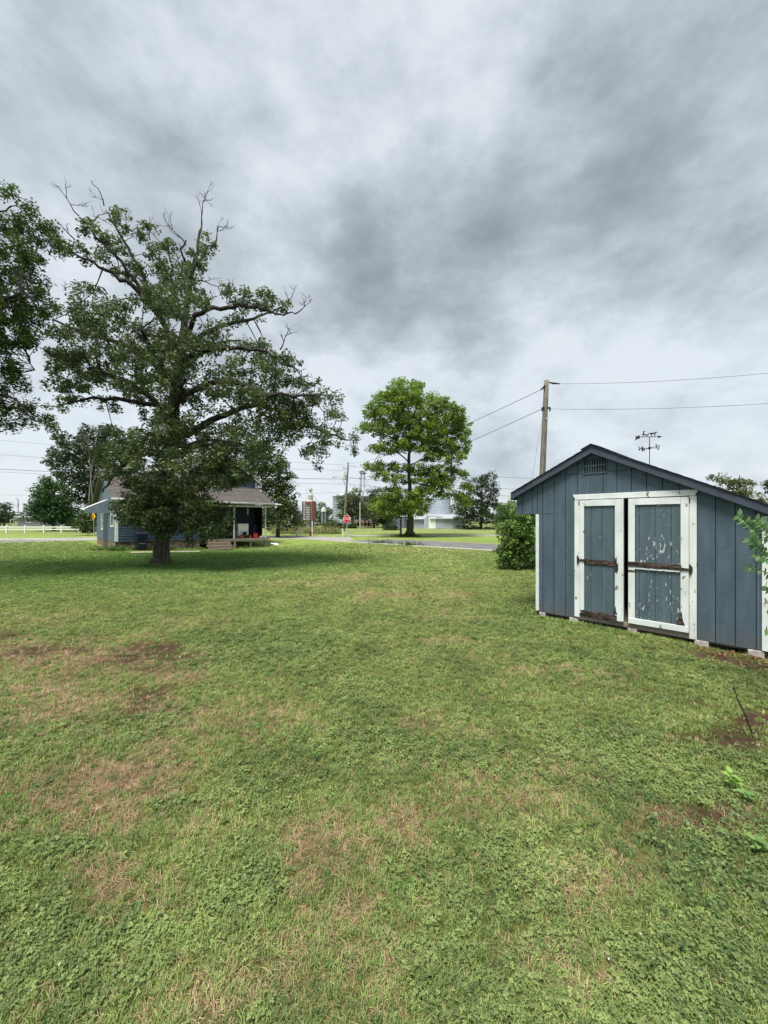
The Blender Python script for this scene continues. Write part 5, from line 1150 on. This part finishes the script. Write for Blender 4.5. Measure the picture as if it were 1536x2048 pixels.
# yellow warning sign
Y = 44.0; p = P(187.5, 1040, Y); p.z = 0
t = empty('warning_sign', p, 0, 'small yellow diamond road sign beside the blue house', 'road sign')
MB().tube([(0, 0, 0), (0, 0, 2.5)], .03, 6).build('post', M['gutter'], t)
zc = H+(1040-1033)/768*Y; MB().prism([(-.26, zc), (0, zc-.40), (.26, zc), (0, zc+.40)], -.06, -.045).build('sign_face', M['yellow'], t)
MB().prism([(-.02, zc-.15), (.02, zc-.15), (.02, zc+.05), (.08, zc+.05), (0, zc+.18), (-.08, zc+.05), (-.02, zc+.05)], -.066, -.0605).build('arrow_mark', M['black'], t)

# ------------------------------------------------------------------ stop sign and posts
p = G(694, 1074); t = empty('stop_sign', p, 0, 'red octagonal stop sign on a slim post at the street corner', 'road sign')
MB().box(-.03, .03, -.02, .02, 0, 2.55).build('post', M['gutter'], t)
zc = H+(1040-1038)/768*p.y; r8 = .42
oc = lambda r: [(r*math.cos(R(22.5+45*i)), zc+r*math.sin(R(22.5+45*i))) for i in range(8)]
MB().prism(oc(r8), -.036, -.022).build('sign_border', M['whiteplain'], t); MB().prism(oc(r8*.92), -.042, -.0365).build('sign_face', M['signred'], t)
text_part('STOP', .34, .003, M['whiteplain'], t, 'lettering', Matrix.Translation((0, -.047, zc)) @ Matrix.Rotation(R(90), 4, 'X') @ Matrix.Diagonal((.95, 1.15, 1, 1)))
def post(px, pyb, pyt, w, m, label, name='marker_post', cat='post', lean=0.0, cap=None, Y=None):
    p = G(px, pyb); h = H-(pyt-1040)/768*p.y
    t = empty(name, p, 0, label, cat); MB().tube([(0, 0, -.02), (lean, 0, h)], w, 8).build('shaft', m, t)
    if cap: MB().box(-w*1.2+lean, w*1.2+lean, -w, w, h+.001, h+.10).build('cap', cap, t)
    else: MB().lathe((lean, 0, h+.001), [(w*1.05, 0), (w*.6, w*.5)], 8).build('top', m, t)
    return t
post(686, 1074, 1058, .05, M['whiteplain'], 'slender pale post just left of the stop sign'); 
p = G(699.5, 1074); t = empty('utility_cabinet', p, 0, 'narrow pale cabinet right of the stop sign post', 'cabinet'); MB().box(-.09, .09, -.08, .08, 0, .60).build('body', M['gutter'], t, bevel=.01); MB().box(-.1, .1, -.09, .09, .601, .66).build('lid', M['gutter'], t)
post(720, 1059, 1005, .10, M['gutter'], 'tall plain white pole in the meadow before the small tan house', 'plain_pole', 'pole'); post(584.5, 1066, 1015, .09, M['gutter'], 'tall plain grey pole right of the porch by the trees', 'plain_pole', 'pole')
post(624.5, 1071.5, 1043, .07, M['whiteplain'], 'white pipe standing in front of the red grain dryer', 'white_pipe', 'pipe')
post(594, 1073, 1061, .09, M['whiteplain'], 'left one of two short white posts by the street', lean=.05); post(602, 1072.5, 1060, .07, M['whiteplain'], 'right one of two short white posts by the street')
post(801.5, 1071, 1035, .13, M['polewood'], 'rough broken wooden post left of the maple trunk', 'wooden_post')
p = G(621, 1072); t = empty('fire_hydrant', p, 0, 'faded red and white hydrant beside the white pipe', 'hydrant')
MB().lathe((0, 0, 0), [(.16, 0), (.16, .05), (.11, .07), (.11, .42), (.14, .43), (.14, .48), (.10, .56), (.03, .62)], 12).build('body', M['rust'], t); MB().tube([(-.19, 0, .34), (.19, 0, .34)], .05, 8).build('outlets', M['gutter'], t)

# ------------------------------------------------------------------ utility poles and wires
def wire(name, label, a, c, sag, r, group='overhead wires'):
    a = Vector(a); c = Vector(c); pts = []
    for i in range(25):
        t = i/24; p = a.lerp(c, t); p.z -= sag*4*t*(1-t); pts.append(p-a)
    o = MB().tube(pts, r, 5, cap=True).build(name, M['wire'], None, smooth=True); o.location = a; tag(o, label, 'wire', group); return o
YP = 20.0
pb = P(1078, 1040, YP); pb.z = 0
pole1 = empty('utility_pole', pb, 0, 'weathered leaning wooden utility pole rising behind the shed roof', 'utility pole')
pt = P(1093, 761, YP)
b = MB(); n = 9; base = Vector((0, 0, 0)); top = pt-pb; b.tube([base.lerp(top, i/n) for i in range(n+1)], [.175-.055*i/n for i in range(n+1)], 14); b.build('shaft', M['polewood'], pole1, smooth=True)
def on1(py, dx=0, dy=0): 
    z = H+(1040-py)/768*YP; f = z/pt.z; return Vector((top.x*f+dx, dy, z))
b = MB(); b.tube([on1(766, .1, -.1), on1(768, .30, -.1), on1(769, .66, -.1)], [.03, .05, .03], 6); b.build('insulator', M['black'], pole1)
b = MB(); b.tube([on1(771, -.1, -.1), on1(776, -.16, -.1), on1(781, -.32, -.1)], [.03, .06, .03], 6); b.build('insulator', M['black'], pole1)
for s_ in (1, -1):
    b = MB(); b.box(.1 if s_ > 0 else -.2, .2 if s_ > 0 else -.1, -.15, -.08, on1(817).z-.05, on1(817).z+.04); b2 = on1(817)
    o = b.build('bracket', M['black'], pole1); o.location = (b2.x, 0, 0)
    o = MB().lathe((.2*s_, -.1, on1(819).z), [(.03, -.12), (.05, -.06), (.03, 0), (.05, .05), (.02, .08)], 8).build('insulator', M['black'], pole1); o.location = (b2.x, 0, 0)
MB().box(-.02, .06, -.17, -.13, on1(840).z, on1(838).z+.02).build('nail_plate', M['zinc'], pole1).location = (on1(839).x, 0, 0)
b = MB(); b.tube([on1(822, -.13, -.12), P(1066, 945, YP+.2)-pb, P(1058, 1035, YP+.4)-pb], .010, 5); b.tube([P(1074, 895, YP)-pb, P(1072.6, 906, YP)-pb], .025, 6); b.build('guy_wire', M['zinc'], pole1)
YQ = 62.0; qb = P(687.5, 1040, YQ); qb.z = 0; qt = P(696.5, 925, YQ)-qb
pole2 = empty('utility_pole', qb, 0, 'distant utility pole with transformer and street lamp above the stop sign', 'utility pole')
b = MB(); b.tube([Vector().lerp(qt, i/6) for i in range(7)], [.19-.06*i/6 for i in range(7)], 12); b.build('shaft', M['polewood'], pole2, smooth=True)
def on2(px, py): return P(px, py, YQ)-qb
MB().lathe(on2(689.5, 960), [(.20, 0), (.24, .05), (.24, .85), (.20, .92), (.06, .96)], 14).build('transformer', M['gutter'], pole2); MB().tube([on2(689.5, 947), on2(689.5, 943.5)], .05, 6).build('bushing', M['black'], pole2)
MB().tube([on2(690, 970), on2(687, 960), on2(681, 954.5), on2(674, 952.5), on2(671, 953)], .045, 6).build('lamp_arm', M['gutter'], pole2, smooth=True)
b = MB(); b.lathe(on2(668, 955.3), [(.05, 0), (.22, .05), (.26, .12), (.10, .20)], 10); b.build('lamp_head', M['gutter'], pole2)
MB().tube([on2(686, 936.5), on2(698, 936.5)], .05, 6).build('crossarm', M['polewood'], pole2); MB().tube([on2(686.5, 936.5), on2(686.5, 934)], .07, 6).build('insulator', M['gutter'], pole2)
W1 = pb+on1(769, .66, -.1); W2 = pb+on1(819, .22, -.1)
wire('wire', 'upper wire running from the leaning pole to the right edge', W1, P(1900, 700, 16), .35, .008); wire('wire', 'second wire running right from the leaning pole below the top one', W2, P(1900, 775, 16), .30, .008)
wire('wire', 'upper wire going left from the leaning pole past the maple', pb+on1(781, -.32, -.1), qb+qt+Vector((-.2, -.1, -.2)), .8, .014); wire('wire', 'lower wire going left from the leaning pole past the maple', pb+on1(819, -.22, -.1), qb+on2(692, 958), .9, .014)
for i, (py, ppy, r_, lab) in enumerate([(862, 930, .014, 'topmost far wire crossing the sky left of the oak'), (896, 941, .016, 'second far wire crossing the sky left of the oak'), (928, 958, .032, 'thick twisted cable crossing left of the oak'), (932, 968, .018, 'thin cable just below the thick twisted cable'), (986, 985, .012, 'lowest far wire above the white fence')]):
    wire('wire', lab, qb+on2(691, ppy), P(-180, py, 60), .5, r_)
for i, (py, ppy) in enumerate([(962, 932), (985, 955), (1000, 968)]):
    wire('wire', ['high far wire running right past the maple crown', 'middle far wire running right past the maple crown', 'low far wire running right past the maple crown'][i], qb+on2(697, ppy), P(1330, py, 58), .6, .022)

# ------------------------------------------------------------------ grain bins, tower, sheds
def bin_(name, label, px0, px1, Y, pyt, pya, m=M['zinc'], legs=False, pyb=None, rings=True, mroof=None):
    k = Y/768; r = (px1-px0)/2*k; c = P((px0+px1)/2, 1040, Y+r); zc_ = H+(1040-pyt)*k; za = H+(1040-pya)*k; zb = 0 if pyb is None else H+(1040-pyb)*k
    c = Vector(((px0+px1)/2-768, 768, 0))*k; c.y += r; c.x *= (c.y/(c.y-r))**.0
    t = empty(name, c, 0, label, 'grain bin')
    prof = []; n = max(3, int((zc_-zb)/.8)); 
    for i in range(n):
        z0 = zb+(zc_-zb)*i/n; z1 = zb+(zc_-zb)*(i+1)/n; prof += [(r, z0+.04), (r, z1-.04), (r*1.012, z1)] if rings else [(r, z0), (r, z1)]
    MB().lathe((0, 0, 0), prof, 28).build('wall', m, t, smooth=False)
    MB().lathe((0, 0, zc_+.01), [(r*1.03, 0), (r*.12, (za-zc_)*.92), (r*.11, za-zc_), (.05, za-zc_+.15)], 28).build('roof', mroof or M['zincpale'], t)
    if legs:
        for i in range(6): a = i*1.047+.3; MB().tube([(r*.85*math.cos(a), r*.85*math.sin(a), 0), (r*.85*math.cos(a), r*.85*math.sin(a), zb)], .08, 5).build('leg', M['zinc'], t)
    return t
bin_('grain_bin', 'big steel grain bin with cone roof behind the olive tree', 660, 745, 110, 991, 968)
bin_('grain_bin', 'pale steel grain bin with cone roof rising behind the metal sheds', 861, 905, 88, 997.5, 984)
bin_('grain_bin', 'squat steel grain bin seen left of the maple trunk', 764, 800, 90, 1041, 1035)
bin_('grain_bin', 'dark shaded steel bin close left of the maple trunk', 790, 816, 86, 1034, 1029, mat('shaded_steel', (.16, .20, .25), rough=.6))
bin_('hopper_bin', 'small white hopper bin on tall legs beside the grain dryer', 641, 652, 96, 1018, 1013, M['whiteplain'], True, 1023.5)
# red and white dryer tower
Yd = 92; k = Yd/768; c = P(618.5, 1040, Yd); c.z = 0; dr = empty('grain_dryer', c, 0, 'tall round grain dryer tower with rust red panel and dark hoops', 'grain dryer')
r = 13.3*k; z1 = H+(1040-1004)*k; z0 = H+(1040-1040)*k
MB().lathe((0, 0, 0), [(r*.55, 0), (r*.55, z0-.4), (r, z0), (r, z1), (r*.3, z1+.5)], 24).build('body', mat('dryer_pale', (.46, .44, .45), (.33, .30, .31), scale=1.2, rough=.7), dr)
for i in range(9):
    z = z0+(z1-z0)*i/8; MB().lathe((0, 0, z), [(r*1.02, -.05), (r*1.05, 0), (r*1.02, .05)], 24).build('hoop', mat('hoop', (.05, .045, .05)) if i == 0 else bpy.data.materials['hoop'], dr)
for i in range(10):
    a = i*.628; MB().tube([(r*1.05*math.cos(a), r*1.05*math.sin(a), 0), (r*1.05*math.cos(a), r*1.05*math.sin(a), z1+.1)], .06, 5).build('leg', bpy.data.materials['hoop'], dr)
MB().box((626-618.5)*k, (631.2-618.5)*k, -r*.95, -r*.3, z0+.4, z1+.15).build('side_panel', M['rust'], dr, label='rust red vertical panel')
MB().box(-.35, .55, -r*1.10, -r*1.02, z1-.7, z1+.05).build('top_panel', M['rust'], dr)
MB().tube([((628-618.5)*k, -r*1.1, 0), ((629-618.5)*k, -r*1.1, z0+.4)], .28, 8).build('column', M['rust'], dr)
zt = H+(1040-977)*k
MB().lathe((.3, 0, 0), [(.5, z1+.3), (.62, z1+1.6), (.25, z1+2.2), (.25, zt-.5), (.5, zt-.4), (.45, zt)], 10).build('head', M['gutter'], dr)
b = MB()
for dx in (-1.3, 1.3): b.tube([(dx*.6, 0, z1), (dx*.5, 0, zt)], .03, 4); b.tube([(dx, 0, z1), (.3, 0, z1+1.6)], .06, 4)
for zz in (1.0, 2.0, 2.8): b.tube([(-.7, 0, z1+zz), (1.0, 0, z1+zz)], .03, 4)
b.tube([(.6, 0, z1+1.8), ((646-618.5)*k, 1, H+(1040-1014)*k)], .06, 5); b.build('spouts', M['gutter'], dr)
# elevator leg tower with spouts
Ye = 115; k = Ye/768; c = P(725.5, 1040, Ye); c.z = 0; t = empty('elevator_tower', c, 0, 'thin grain elevator tower with pulley head and slanting spouts', 'tower')
e = lambda px, py, d=0: Vector(((px-725.5)*k, d, H+(1040-py)*k))
b = MB()
for dx in (-.9, .9):
    b.tube([e(725.5, 1040)+Vector((dx*.5, 0, -H)), e(725.5, 948)+Vector((dx*.5, 0, 0))], .16, 6)
b.tube([e(720, 1040), e(720.5, 955)], .07, 4)
b.build('legs', M['zinc'], t)
b = MB(); b.lathe(e(724.5, 948), [(.3, 0), (1.0, .3), (1.0, .9), (.5, 1.3)], 12); b.build('head', M['gutter'], t); b = MB(); ring = [e(724.5, 946)+Vector((math.cos(a)*.65, -1.05, math.sin(a)*.65)) for a in [i*.628 for i in range(11)]]; b.tube(ring, .07, 5); b.tube([e(726, 948), e(733, 947)], .12, 5); b.build('pulley', M['black'], t)
b = MB()
for (x0, y0, x1, y1) in ((722, 952, 690, 980), (728, 955, 745, 978), (727, 958, 735, 985), (729, 954, 737, 972), (721, 958, 718, 985)): b.tube([e(x0, y0), e(x1, y1, -1)], .10, 5)
b.build('spouts', M['zinc'], t)
b = MB()
for i in range(9): b.tube([e(722.5, 955+i*8), e(728.5, 959+i*8)], .04, 4)
for py in (958, 966, 974): b.box(e(717.5, 0).x, e(721.5, 0).x, -.3, .3, e(0, py).z, e(0, py).z+.06)
b.build('bracing', M['zinc'], t)
# metal farm buildings
Ys = 78; k = Ys/768
def metal_shed(name, label, px0, px1, pye, pyr, d, m, Yb, front=None):
    k = Yb/768; c = P(px0, 1040, Yb); c.z = 0; t = empty(name, c, 0, label, 'farm building'); w = (px1-px0)*k; ze_ = H+(1040-pye)*k; zr = H+(1040-pyr)*k
    b = MB(); b.box(0, w, 0, d, 0, ze_); b.build('wall', m, t)
    b = MB(); n = int(w/.35)
    for i in range(n): b.box(i*w/n, i*w/n+.09, -.03, -.001, .02, ze_-.02)
    b.build('ribs', m, t, kind='stuff')
    b = MB(); b.add([(-.3, -.5, ze_-.1), (w+.3, -.5, ze_-.1), (w+.3, d/2, zr), (-.3, d/2, zr), (w+.3, d+.5, ze_-.1), (-.3, d+.5, ze_-.1), (-.3, -.5, ze_+.05), (w+.3, -.5, ze_+.05), (w+.3, d/2, zr+.15), (-.3, d/2, zr+.15)], [(0, 1, 7, 6), (6, 7, 8, 9), (0, 3, 2, 1), (9, 8, 4, 5), (0, 6, 9, 3), (1, 2, 8, 7), (3, 5, 4, 2)]); b.build('roof', M['zincpale'], t)
    return t, k
t, k = metal_shed('machine_shed', 'long grey blue metal farm shed right of the maple trunk', 829, 915, 1034.5, 1026, 14, M['zinc'], 86)
t, k = metal_shed('lean_to_shed', 'low metal lean-to with white door and pale ribbed wall', 862, 930, 1037, 1030, 5, M['zincpale'], 79)
MB().box((0-13.5)*k, -.001-.02, .2, .3, 0, 2.3).build('side_wall', M['zinc'], t)
MB().box(-.5+0*k, (871-862)*k, -.16, -.04, .05, 2.55).build('sliding_door', M['whiteplain'], t, label='white sliding door')
MB().box((871.2-862)*k, (888-862)*k, -.10, -.035, .05, 2.45).build('door_panel', M['zinc'], t); MB().box((851-862)*k, (883-862)*k, -.22, -.165, 2.56, 2.68).build('door_track', M['gutter'], t)
t, k = metal_shed('low_shed', 'low grey metal shed with sloping roof hidden left of the maple', 816, 850, 1038, 1031, 8, M['zinc'], 83)
# tan house, small white buildings
Yt = 95; k = Yt/768; c = P(710, 1040, Yt); c.z = 0; t = empty('cottage', c, 0, 'little tan building with brown roof between the trees', 'building')
MB().box(0, (742-710)*k, 0, 6, 0, H+(1040-1045.5)*k).build('wall', M['tan'], t)
w = (743-709)*k; ze_ = H+(1040-1045.5)*k; zr = H+(1040-1040.5)*k
b = MB(); b.add([(-.3, -.4, ze_), (w, -.4, ze_), (w, 3, zr), (-.3, 3, zr), (w, 6.4, ze_), (-.3, 6.4, ze_)], [(0, 1, 2, 3), (3, 2, 4, 5), (0, 3, 5), (1, 4, 2), (0, 5, 4, 1)]); b.build('roof', mat('brown_roof', (.12, .08, .065), rough=.9), t)
for a, c2 in ((715, 722), (729, 732), (735.5, 739)): MB().box((a-710)*k, (c2-710)*k, -.05, -.002, .3, 1.5).build('opening', M['dark'], t)
Yw = 130; k = Yw/768; c = P(569, 1040, Yw); c.z = 0; t = empty('white_house', c, 0, 'small far white gabled house right of the porch trees', 'house')
MB().prism([(0, 0), (16*k, 0), (16*k, H+(1040-1048)*k), (10*k, H+(1040-1038)*k), (3*k, H+(1040-1046)*k), (0, H+(1040-1050)*k)], 0, 6).build('wall', M['whiteplain'], t); MB().box(2.2, 2.8, -.04, -.001, .5, 1.3).build('window', M['glass'], t)
Yw = 125; k = Yw/768; c = P(628, 1040, Yw); c.z = 0; t = empty('white_shed', c, 0, 'low pale roofed shed glimpsed behind the hedge by the dryer', 'shed')
MB().box(0, 24*k, 0, 5, 0, H+(1040-1048)*k).build('wall', M['greywall'], t); MB().box(-.3, 24*k+.3, -.4, 5.4, H+(1040-1048)*k+.01, H+(1040-1046)*k).build('roof', M['whiteplain'], t)

# tall weeds along the meadow edge
def meadow():
    n = 2600; px = RNG.uniform(545, 680, n); Y = RNG.uniform(48, 62, n); x = (px-768)/768*Y; hh = .15+.75*fbm(x*.5, Y*.5, 8); kk = RNG.random(n) < np.clip((fbm(x*.3, Y*.3, 21)-.28)*3, .1, 1); C = np.stack([x, Y, RNG.uniform(.02, 1, n)*hh], 1)[kk]
    V, F, tt = leaves_mesh(C, 5, .35, .30, 1.2, 3, aspect=.2); o = mesh_np('meadow_weeds', V, F, leafmat('meadow_weeds', (.12, .17, .06), (.34, .31, .15), trans=.2), attr=tt); tag(o, 'tall tan and green weeds beyond the street', kind='stuff'); o['category'] = 'weeds'
meadow()
def tuftring(px, py, r, n, label, m=None):
    c = G(px, py); C = np.stack([c.x+RNG.normal(0, r, n), c.y+RNG.normal(0, r*.6, n), RNG.uniform(0, .22, n)], 1)
    V, F, tt = leaves_mesh(C, 8, .12, .16, 1.0, 3, aspect=.3); o = mesh_np('weed_clump', V, F, m or BUSH, attr=tt); tag(o, label, kind='stuff'); o['category'] = 'weeds'
def creeping():
    C = []
    for cx, cy, n in ((1500, 1640, 150), (1450, 1700, 110), (1530, 1760, 130), (1510, 1560, 70), (1500, 1860, 120), (1530, 1480, 60), (1480, 1340, 30)):
        g_ = G(cx, cy); C += [(g_.x+RNG.normal(0, .22), g_.y+RNG.normal(0, .14), RNG.uniform(.01, .07)) for _ in range(n//3)]
    V, F, tt = leaves_mesh(np.array(C), 5, .05, .024, .5, 8, aspect=.7); o = mesh_np('creeping_weeds', V, F, leafmat('creeping_leaves', (.04, .085, .026), (.16, .24, .08), trans=.2), attr=tt); tag(o, 'dark creeping leafy weeds along the right edge of the lawn', kind='stuff'); o['category'] = 'weeds'
creeping()
tuftring(820, 1073.5, .75, 160, 'ring of uncut weeds round the maple trunk')
tuftring(820, 1091, .45, 60, 'dark weeds sprouting on the gutter edge by the road'); tuftring(760, 1087, .5, 40, 'second tuft of weeds on the gutter edge')
tuftring(228, 1101, .5, 90, 'weeds growing at the house foundation corner')

# ------------------------------------------------------------------ sapling at the right edge, seedlings, dead stalk
LEAFN = leafmat('sapling_leaves', (.05, .12, .04), (.12, .24, .07), trans=.3); LEAFY = leafmat('seedling_leaves', (.17, .30, .05), (.26, .42, .09), trans=.35)
def leaf_mesh(name, L_, w, m, curl=.15):
    V = []; n = 6
    for i in range(n+1):
        t = i/n; hw = w*.5*math.sin(math.pi*min(1, t*1.0)**.8)*(1-.25*t)+.0005; z = -curl*L_*t*t
        V += [(-hw, t*L_, z+hw*.25), (0, t*L_, z), (hw, t*L_, z+hw*.25)]
    F = []
    for i in range(n):
        for j in (0, 1): F.append((i*3+j, i*3+j+1, i*3+j+4, i*3+j+3))
    me = bpy.data.meshes.new(name); me.from_pydata(V, [], F); me.materials.append(m); a = me.attributes.new('tint', 'FLOAT', 'POINT'); a.data.foreach_set('value', [random.uniform(.2, .9)]*len(V)); me.update()
    me.polygons.foreach_set('use_smooth', [True]*len(me.polygons)); return me
def add_leaf(par, me, p, d, up=Vector((0, 0, 1)), s=1.0):
    o = bpy.data.objects.new('leaf', me); COL.objects.link(o); o.parent = par; d = d.normalized(); x = d.cross(up).normalized(); z = x.cross(d)
    o.matrix_local = Matrix.Translation(p) @ Matrix((x, d, z)).transposed().to_4x4() @ Matrix.Scale(s, 4)
rs = random.Random(3)
sap_b = Vector((4.42, 4.12, 0)); sap = empty('sapling', sap_b, 0, 'leafy green sapling reaching in from the right edge before the shed', 'sapling')
lm = [leaf_mesh('leaf', .078, .042, LEAFN) for _ in range(5)]
def shoot(pts, nleaf, s=1.0):
    pts = [Vector(p)-sap_b for p in pts]; MB().tube(pts, [.009*(1-.75*i/(len(pts)-1)) for i in range(len(pts))], 5).build('stem', M['stem'], sap, smooth=True)
    seg = len(pts)-1
    for i in range(nleaf):
        t = (i+1)/nleaf*seg; j = min(int(t), seg-1); p = pts[j].lerp(pts[j+1], t-j); dr_ = (pts[j+1]-pts[j]).normalized()
        for sg in (-1, 1):
            side = Vector((dr_.z*sg, rs.uniform(-.7, .2), -dr_.x*sg)); add_leaf(sap, rs.choice(lm), p, dr_*.5+side+Vector((0, 0, -.1)), Vector((rs.gauss(0, .4), -.7, .7)), s*rs.uniform(.7, 1.15))
Yl = 4.1
shoot([(4.42, 4.12, 0), (4.4, 4.1, .8), (4.36, 4.1, 1.5), P(1560, 1075, Yl), P(1520, 1075, Yl), P(1498, 1050, Yl), P(1478, 1032, Yl)], 26)
shoot([P(1580, 1120, Yl), P(1545, 1110, 4.0), P(1520, 1100, 4.0), P(1500, 1078, 4.0)], 13, 1.1); shoot([P(1590, 1160, Yl), P(1545, 1150, 4.0), P(1515, 1138, 3.95), P(1492, 1133, 3.95)], 8, .8)
shoot([P(1590, 1200, Yl), P(1555, 1185, 4.0), P(1530, 1172, 4.0)], 9, .9); shoot([P(1580, 1080, Yl), P(1550, 1055, 4.0), P(1528, 1042, 4.0)], 9, .9); shoot([P(1600, 1100, Yl), P(1560, 1085, 3.9), P(1530, 1062, 3.9), P(1512, 1040, 3.9)], 13, .9); shoot([P(1600, 1140, Yl), P(1560, 1125, 3.9), P(1535, 1118, 3.85), P(1508, 1108, 3.8)], 12, 1.0); shoot([P(1590, 1100, Yl), P(1560, 1070, 4.2), P(1540, 1050, 4.2)], 6, 1.0)
shoot([P(1590, 1260, Yl), P(1555, 1262, 4.0), P(1532, 1258, 3.9)], 9, 1.0)
shoot([(4.41, 4.1, .9), P(1600, 1225, Yl), P(1560, 1215, 4.0), P(1536, 1220, 3.9)], 8, .9)
def seedling(px, py, h, label, n, s, m, sd1):
    rg = random.Random(sd1); g = G(px, py); t = empty('seedling', g, 0, label, 'seedling', 'seedlings at the right edge'); lm2 = [leaf_mesh('leaf', .06, .034, m) for _ in range(3)]
    top = Vector((-.03, .02, h)); MB().tube([Vector(), top*.5+Vector((.01, 0, 0)), top], [.003, .0025, .0015], 5).build('stem', M['stem'], t)
    for i in range(n):
        a = i*2.4+rg.random(); f = .45+.55*i/n; add_leaf(t, rg.choice(lm2), top*f, Vector((math.cos(a), math.sin(a), rg.uniform(.1, .5))), Vector((0, -.3, 1)), s*rg.uniform(.75, 1.15))
seedling(1474, 1588, .13, 'bright yellow green seedling in the clover near the right edge', 9, 1.0, LEAFY, 1); seedling(1505, 1612, .08, 'smaller light green seedling just below the brightest one', 8, .9, leafmat('seedling_leaves_b', (.10, .22, .06), (.16, .30, .08), trans=.3), 2)
seedling(1530, 1720, .10, 'light green seedling cut by the right edge of the picture', 8, 1.0, leafmat('seedling_leaves_c', (.12, .22, .06), (.18, .30, .08), trans=.3), 3)
g = G(1506, 1470); st = empty('dead_stalk', g, 0, 'thin dark dead stalk leaning from the bare soil at right', 'dead stalk')
k = g.y/768; b = MB(); pts = [Vector(), Vector((-20*k, -.02, 42*k)), Vector((-38*k, -.03, 75*k)), Vector((-50*k, -.04, 112*k))]; b.tube(pts, [.006, .007, .005, .003], 6); b.build('stem', M['deadstalk'], st)
b = MB()
for i in range(26):
    f = .15+.85*i/26; j = min(int(f*3), 2); p = pts[j].lerp(pts[j+1], f*3-j); b.tube([p, p+Vector((rs.gauss(0, .012), rs.gauss(0, .012), rs.uniform(.004, .018)))], .0022, 4)
b.build('seed_husks', M['deadstalk'], st)
b = MB(); b.tube([Vector((0, 0, .01)), Vector((9*k, 0, .06)), Vector((12*k, .02, .08))], .004, 5); b.build('side_twig', M['deadstalk'], st)
def litter():
    V = []; F = []
    b = MB()
    for i in range(260):
        s = RNG.uniform(1.9, 3.2); d = -abs(RNG.normal(.16, .12)); x = SO.x+SU.x*s+SB.x*d; y = SO.y+SU.y*s+SB.y*d
        a = RNG.uniform(0, 6.28); L_ = RNG.uniform(.02, .06); dx, dy = math.cos(a)*L_, math.sin(a)*L_; w = .3
        b.add([(x, y, .01), (x+dx*.5-dy*w, y+dy*.5+dx*w, .022), (x+dx, y+dy, .012), (x+dx*.5+dy*w, y+dy*.5-dx*w, .018)], [(0, 1, 2), (0, 2, 3)])
    o = b.build('leaf_litter', mat('dead_leaves', (.30, .15, .08), (.13, .06, .035), scale=20)); tag(o, 'brown dead leaves and bark along the foot of the shed', kind='stuff'); o['category'] = 'leaf litter'
litter()

print('TRIS', sum(len(o.data.loop_triangles) if not o.data.calc_loop_triangles() else 0 for o in bpy.data.objects if o.type == 'MESH'), len(bpy.data.objects))
